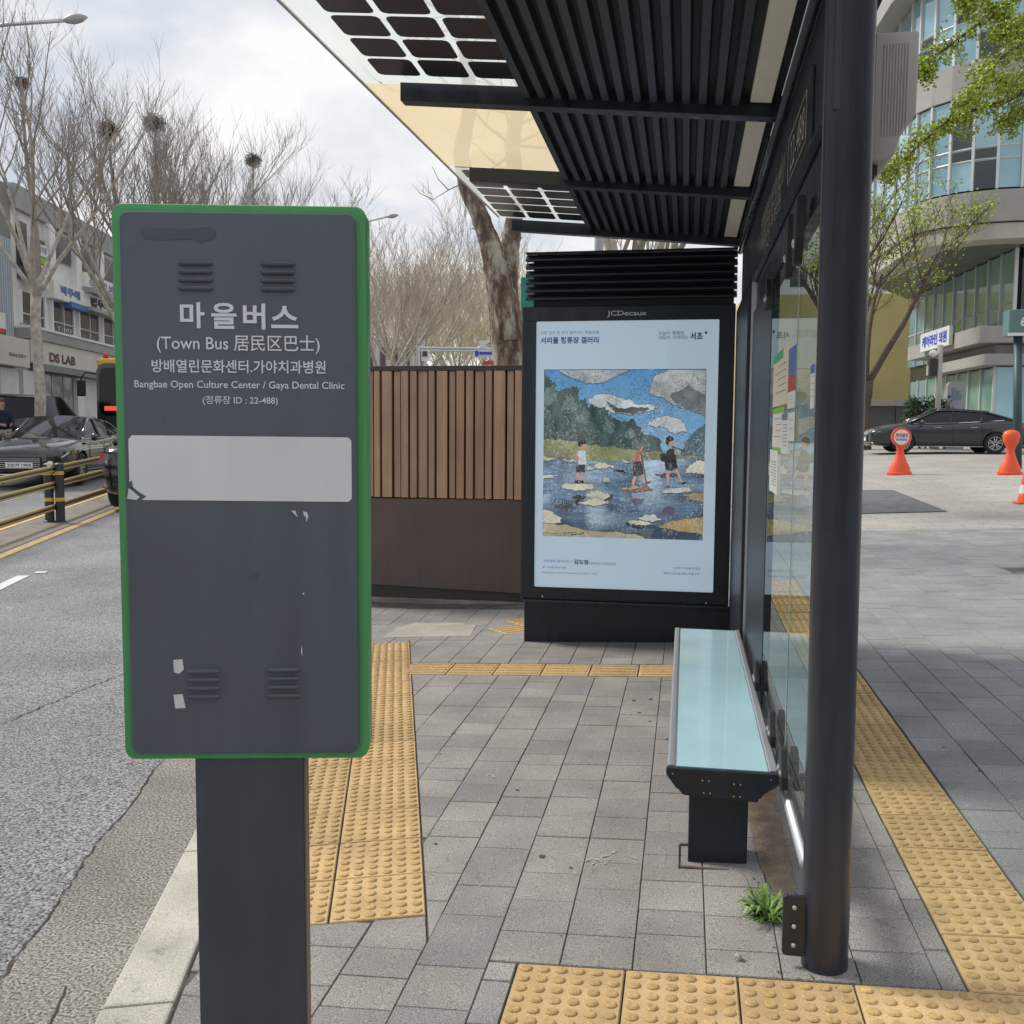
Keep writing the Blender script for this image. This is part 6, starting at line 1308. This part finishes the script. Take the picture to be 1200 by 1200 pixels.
p = gpt(1193, 535, gz); gp = thing('signpost', (p.x, p.y, gz(p.x, p.y)), 'dark green post carrying a teal sign box at the right edge', 'signpost'); D = (p-EYE).dot(FW)
tg = pm('dark teal steel', (.04, .075, .085), .5, .2); a = survey(1193, 392, D); mb = MB(); mb.tube([(p.x, p.y, gz(p.x, p.y)-.1), (a.x, a.y, a.z)], .10, 12); mb.build('post', tg, gp, True)
c = survey(1199, 378, D); k = D/FPX; tb = pm('teal sign box', (.10, .19, .19), .4)
mb = MB(); mb.box(c.x-19*k, c.x+26*k, c.y-.25, c.y+.25, c.z-16*k, c.z+14*k); so = mb.build('sign_box', tb, gp, bevel=.02); MB().box(c.x-19.5*k, c.x+26*k, c.y-.28, c.y-.24, c.z-16.5*k, c.z-13*k).build('sign_trim', 'sticker', gp)
text('6', frame((c.x-4*k, c.y-.262, c.z), (1, 0, 0), (0, 0, 1)), 5*k, 11*k, 'paper', gp, bold=.03)
st0 = survey(1117, 500, 36.6); sgz = gz(st0.x, st0.y); stl = thing('stone_stele', (st0.x, st0.y, sgz), 'grey upright stele with dark square emblem behind the parked sedan', 'stele'); k = 36.6/FPX; zt = survey(1117, 448, 36.6).z
mb = MB(); mb.prism(rrect(-10*k, 10*k, sgz-.1, zt, .15), .3, frame((st0.x, st0.y, 0), (1, 0, 0), (0, 0, 1))); mb.build('slab', pm('grey stone slab', (.30, .31, .33), .6, 0, .05, 3), stl)
em = MB(); F = frame((st0.x, st0.y-.31, zt-13*k), (1, 0, 0), (0, 0, 1))
for a_ in ((-5, -1, -7, 6), (-.8, 5.5, -7, -1.5), (-.8, 3, -1.3, 1.5), (-.8, 4.8, 1.7, 2.5)): em.prism([(a_[0]*k, a_[2]*k), (a_[1]*k, a_[2]*k), (a_[1]*k, a_[3]*k), (a_[0]*k, a_[3]*k)], .01, F)
em.build('emblem', 'inkgrey', stl)
hp = survey(1086, 500, 36.8); hd_ = thing('hedge', (hp.x, hp.y, gz(hp.x, hp.y)), 'dark evergreen hedge between the yellow building and the stele', 'hedge')
leaves([(random.uniform(-.75, .65), random.uniform(-.4, .4), random.uniform(.2, 1.75)) for _ in range(160)], 4200, .10, .11, 'leafd', hd_, 12); mb = MB()
for k in range(7): mb.tube([(-.7+k*.22, 0, 0), (-.7+k*.22, .05, 1.2)], .02, 4)
mb.build('stem', 'bark2', hd_, world=False)
cp = survey(1098, 500, 35.8); up_ = thing('camera_pole', (cp.x, cp.y, gz(cp.x, cp.y)), 'beige pole with camera boxes in front of the glass building', 'pole'); tpz = survey(1098, 405, 35.8).z
mb = MB(); mb.tube([(cp.x, cp.y, gz(cp.x, cp.y)), (cp.x, cp.y, tpz)], .10, 10); mb.build('shaft', 'cab', up_, True); mb = MB(); mb.box(cp.x-.35, cp.x-.1, cp.y-.15, cp.y+.15, tpz-1.1, tpz-.5); mb.build('camera_box', 'ink', up_, bevel=.02); MB().lathe([(.04, -.15), (.15, -.05), (.15, .05), (.04, .12)], 12, Matrix.Translation((cp.x-.25, cp.y-.1, tpz-.3))).build('dome_camera', 'white', up_, True)

# buildings behind the viewpoint, seen only in reflections
bb = simple_building((16, -34, 0), math.pi, (34, 12, 13), stone, 'beige building behind the viewpoint', 5, 14)
bb2 = simple_building((-44, -30, 0), math.pi*.85, (26, 12, 11), wallw, 'white building behind the viewpoint across the road', 4, 8)
bpy.data.objects.remove(_txo)
print('objects', len(bpy.data.objects))
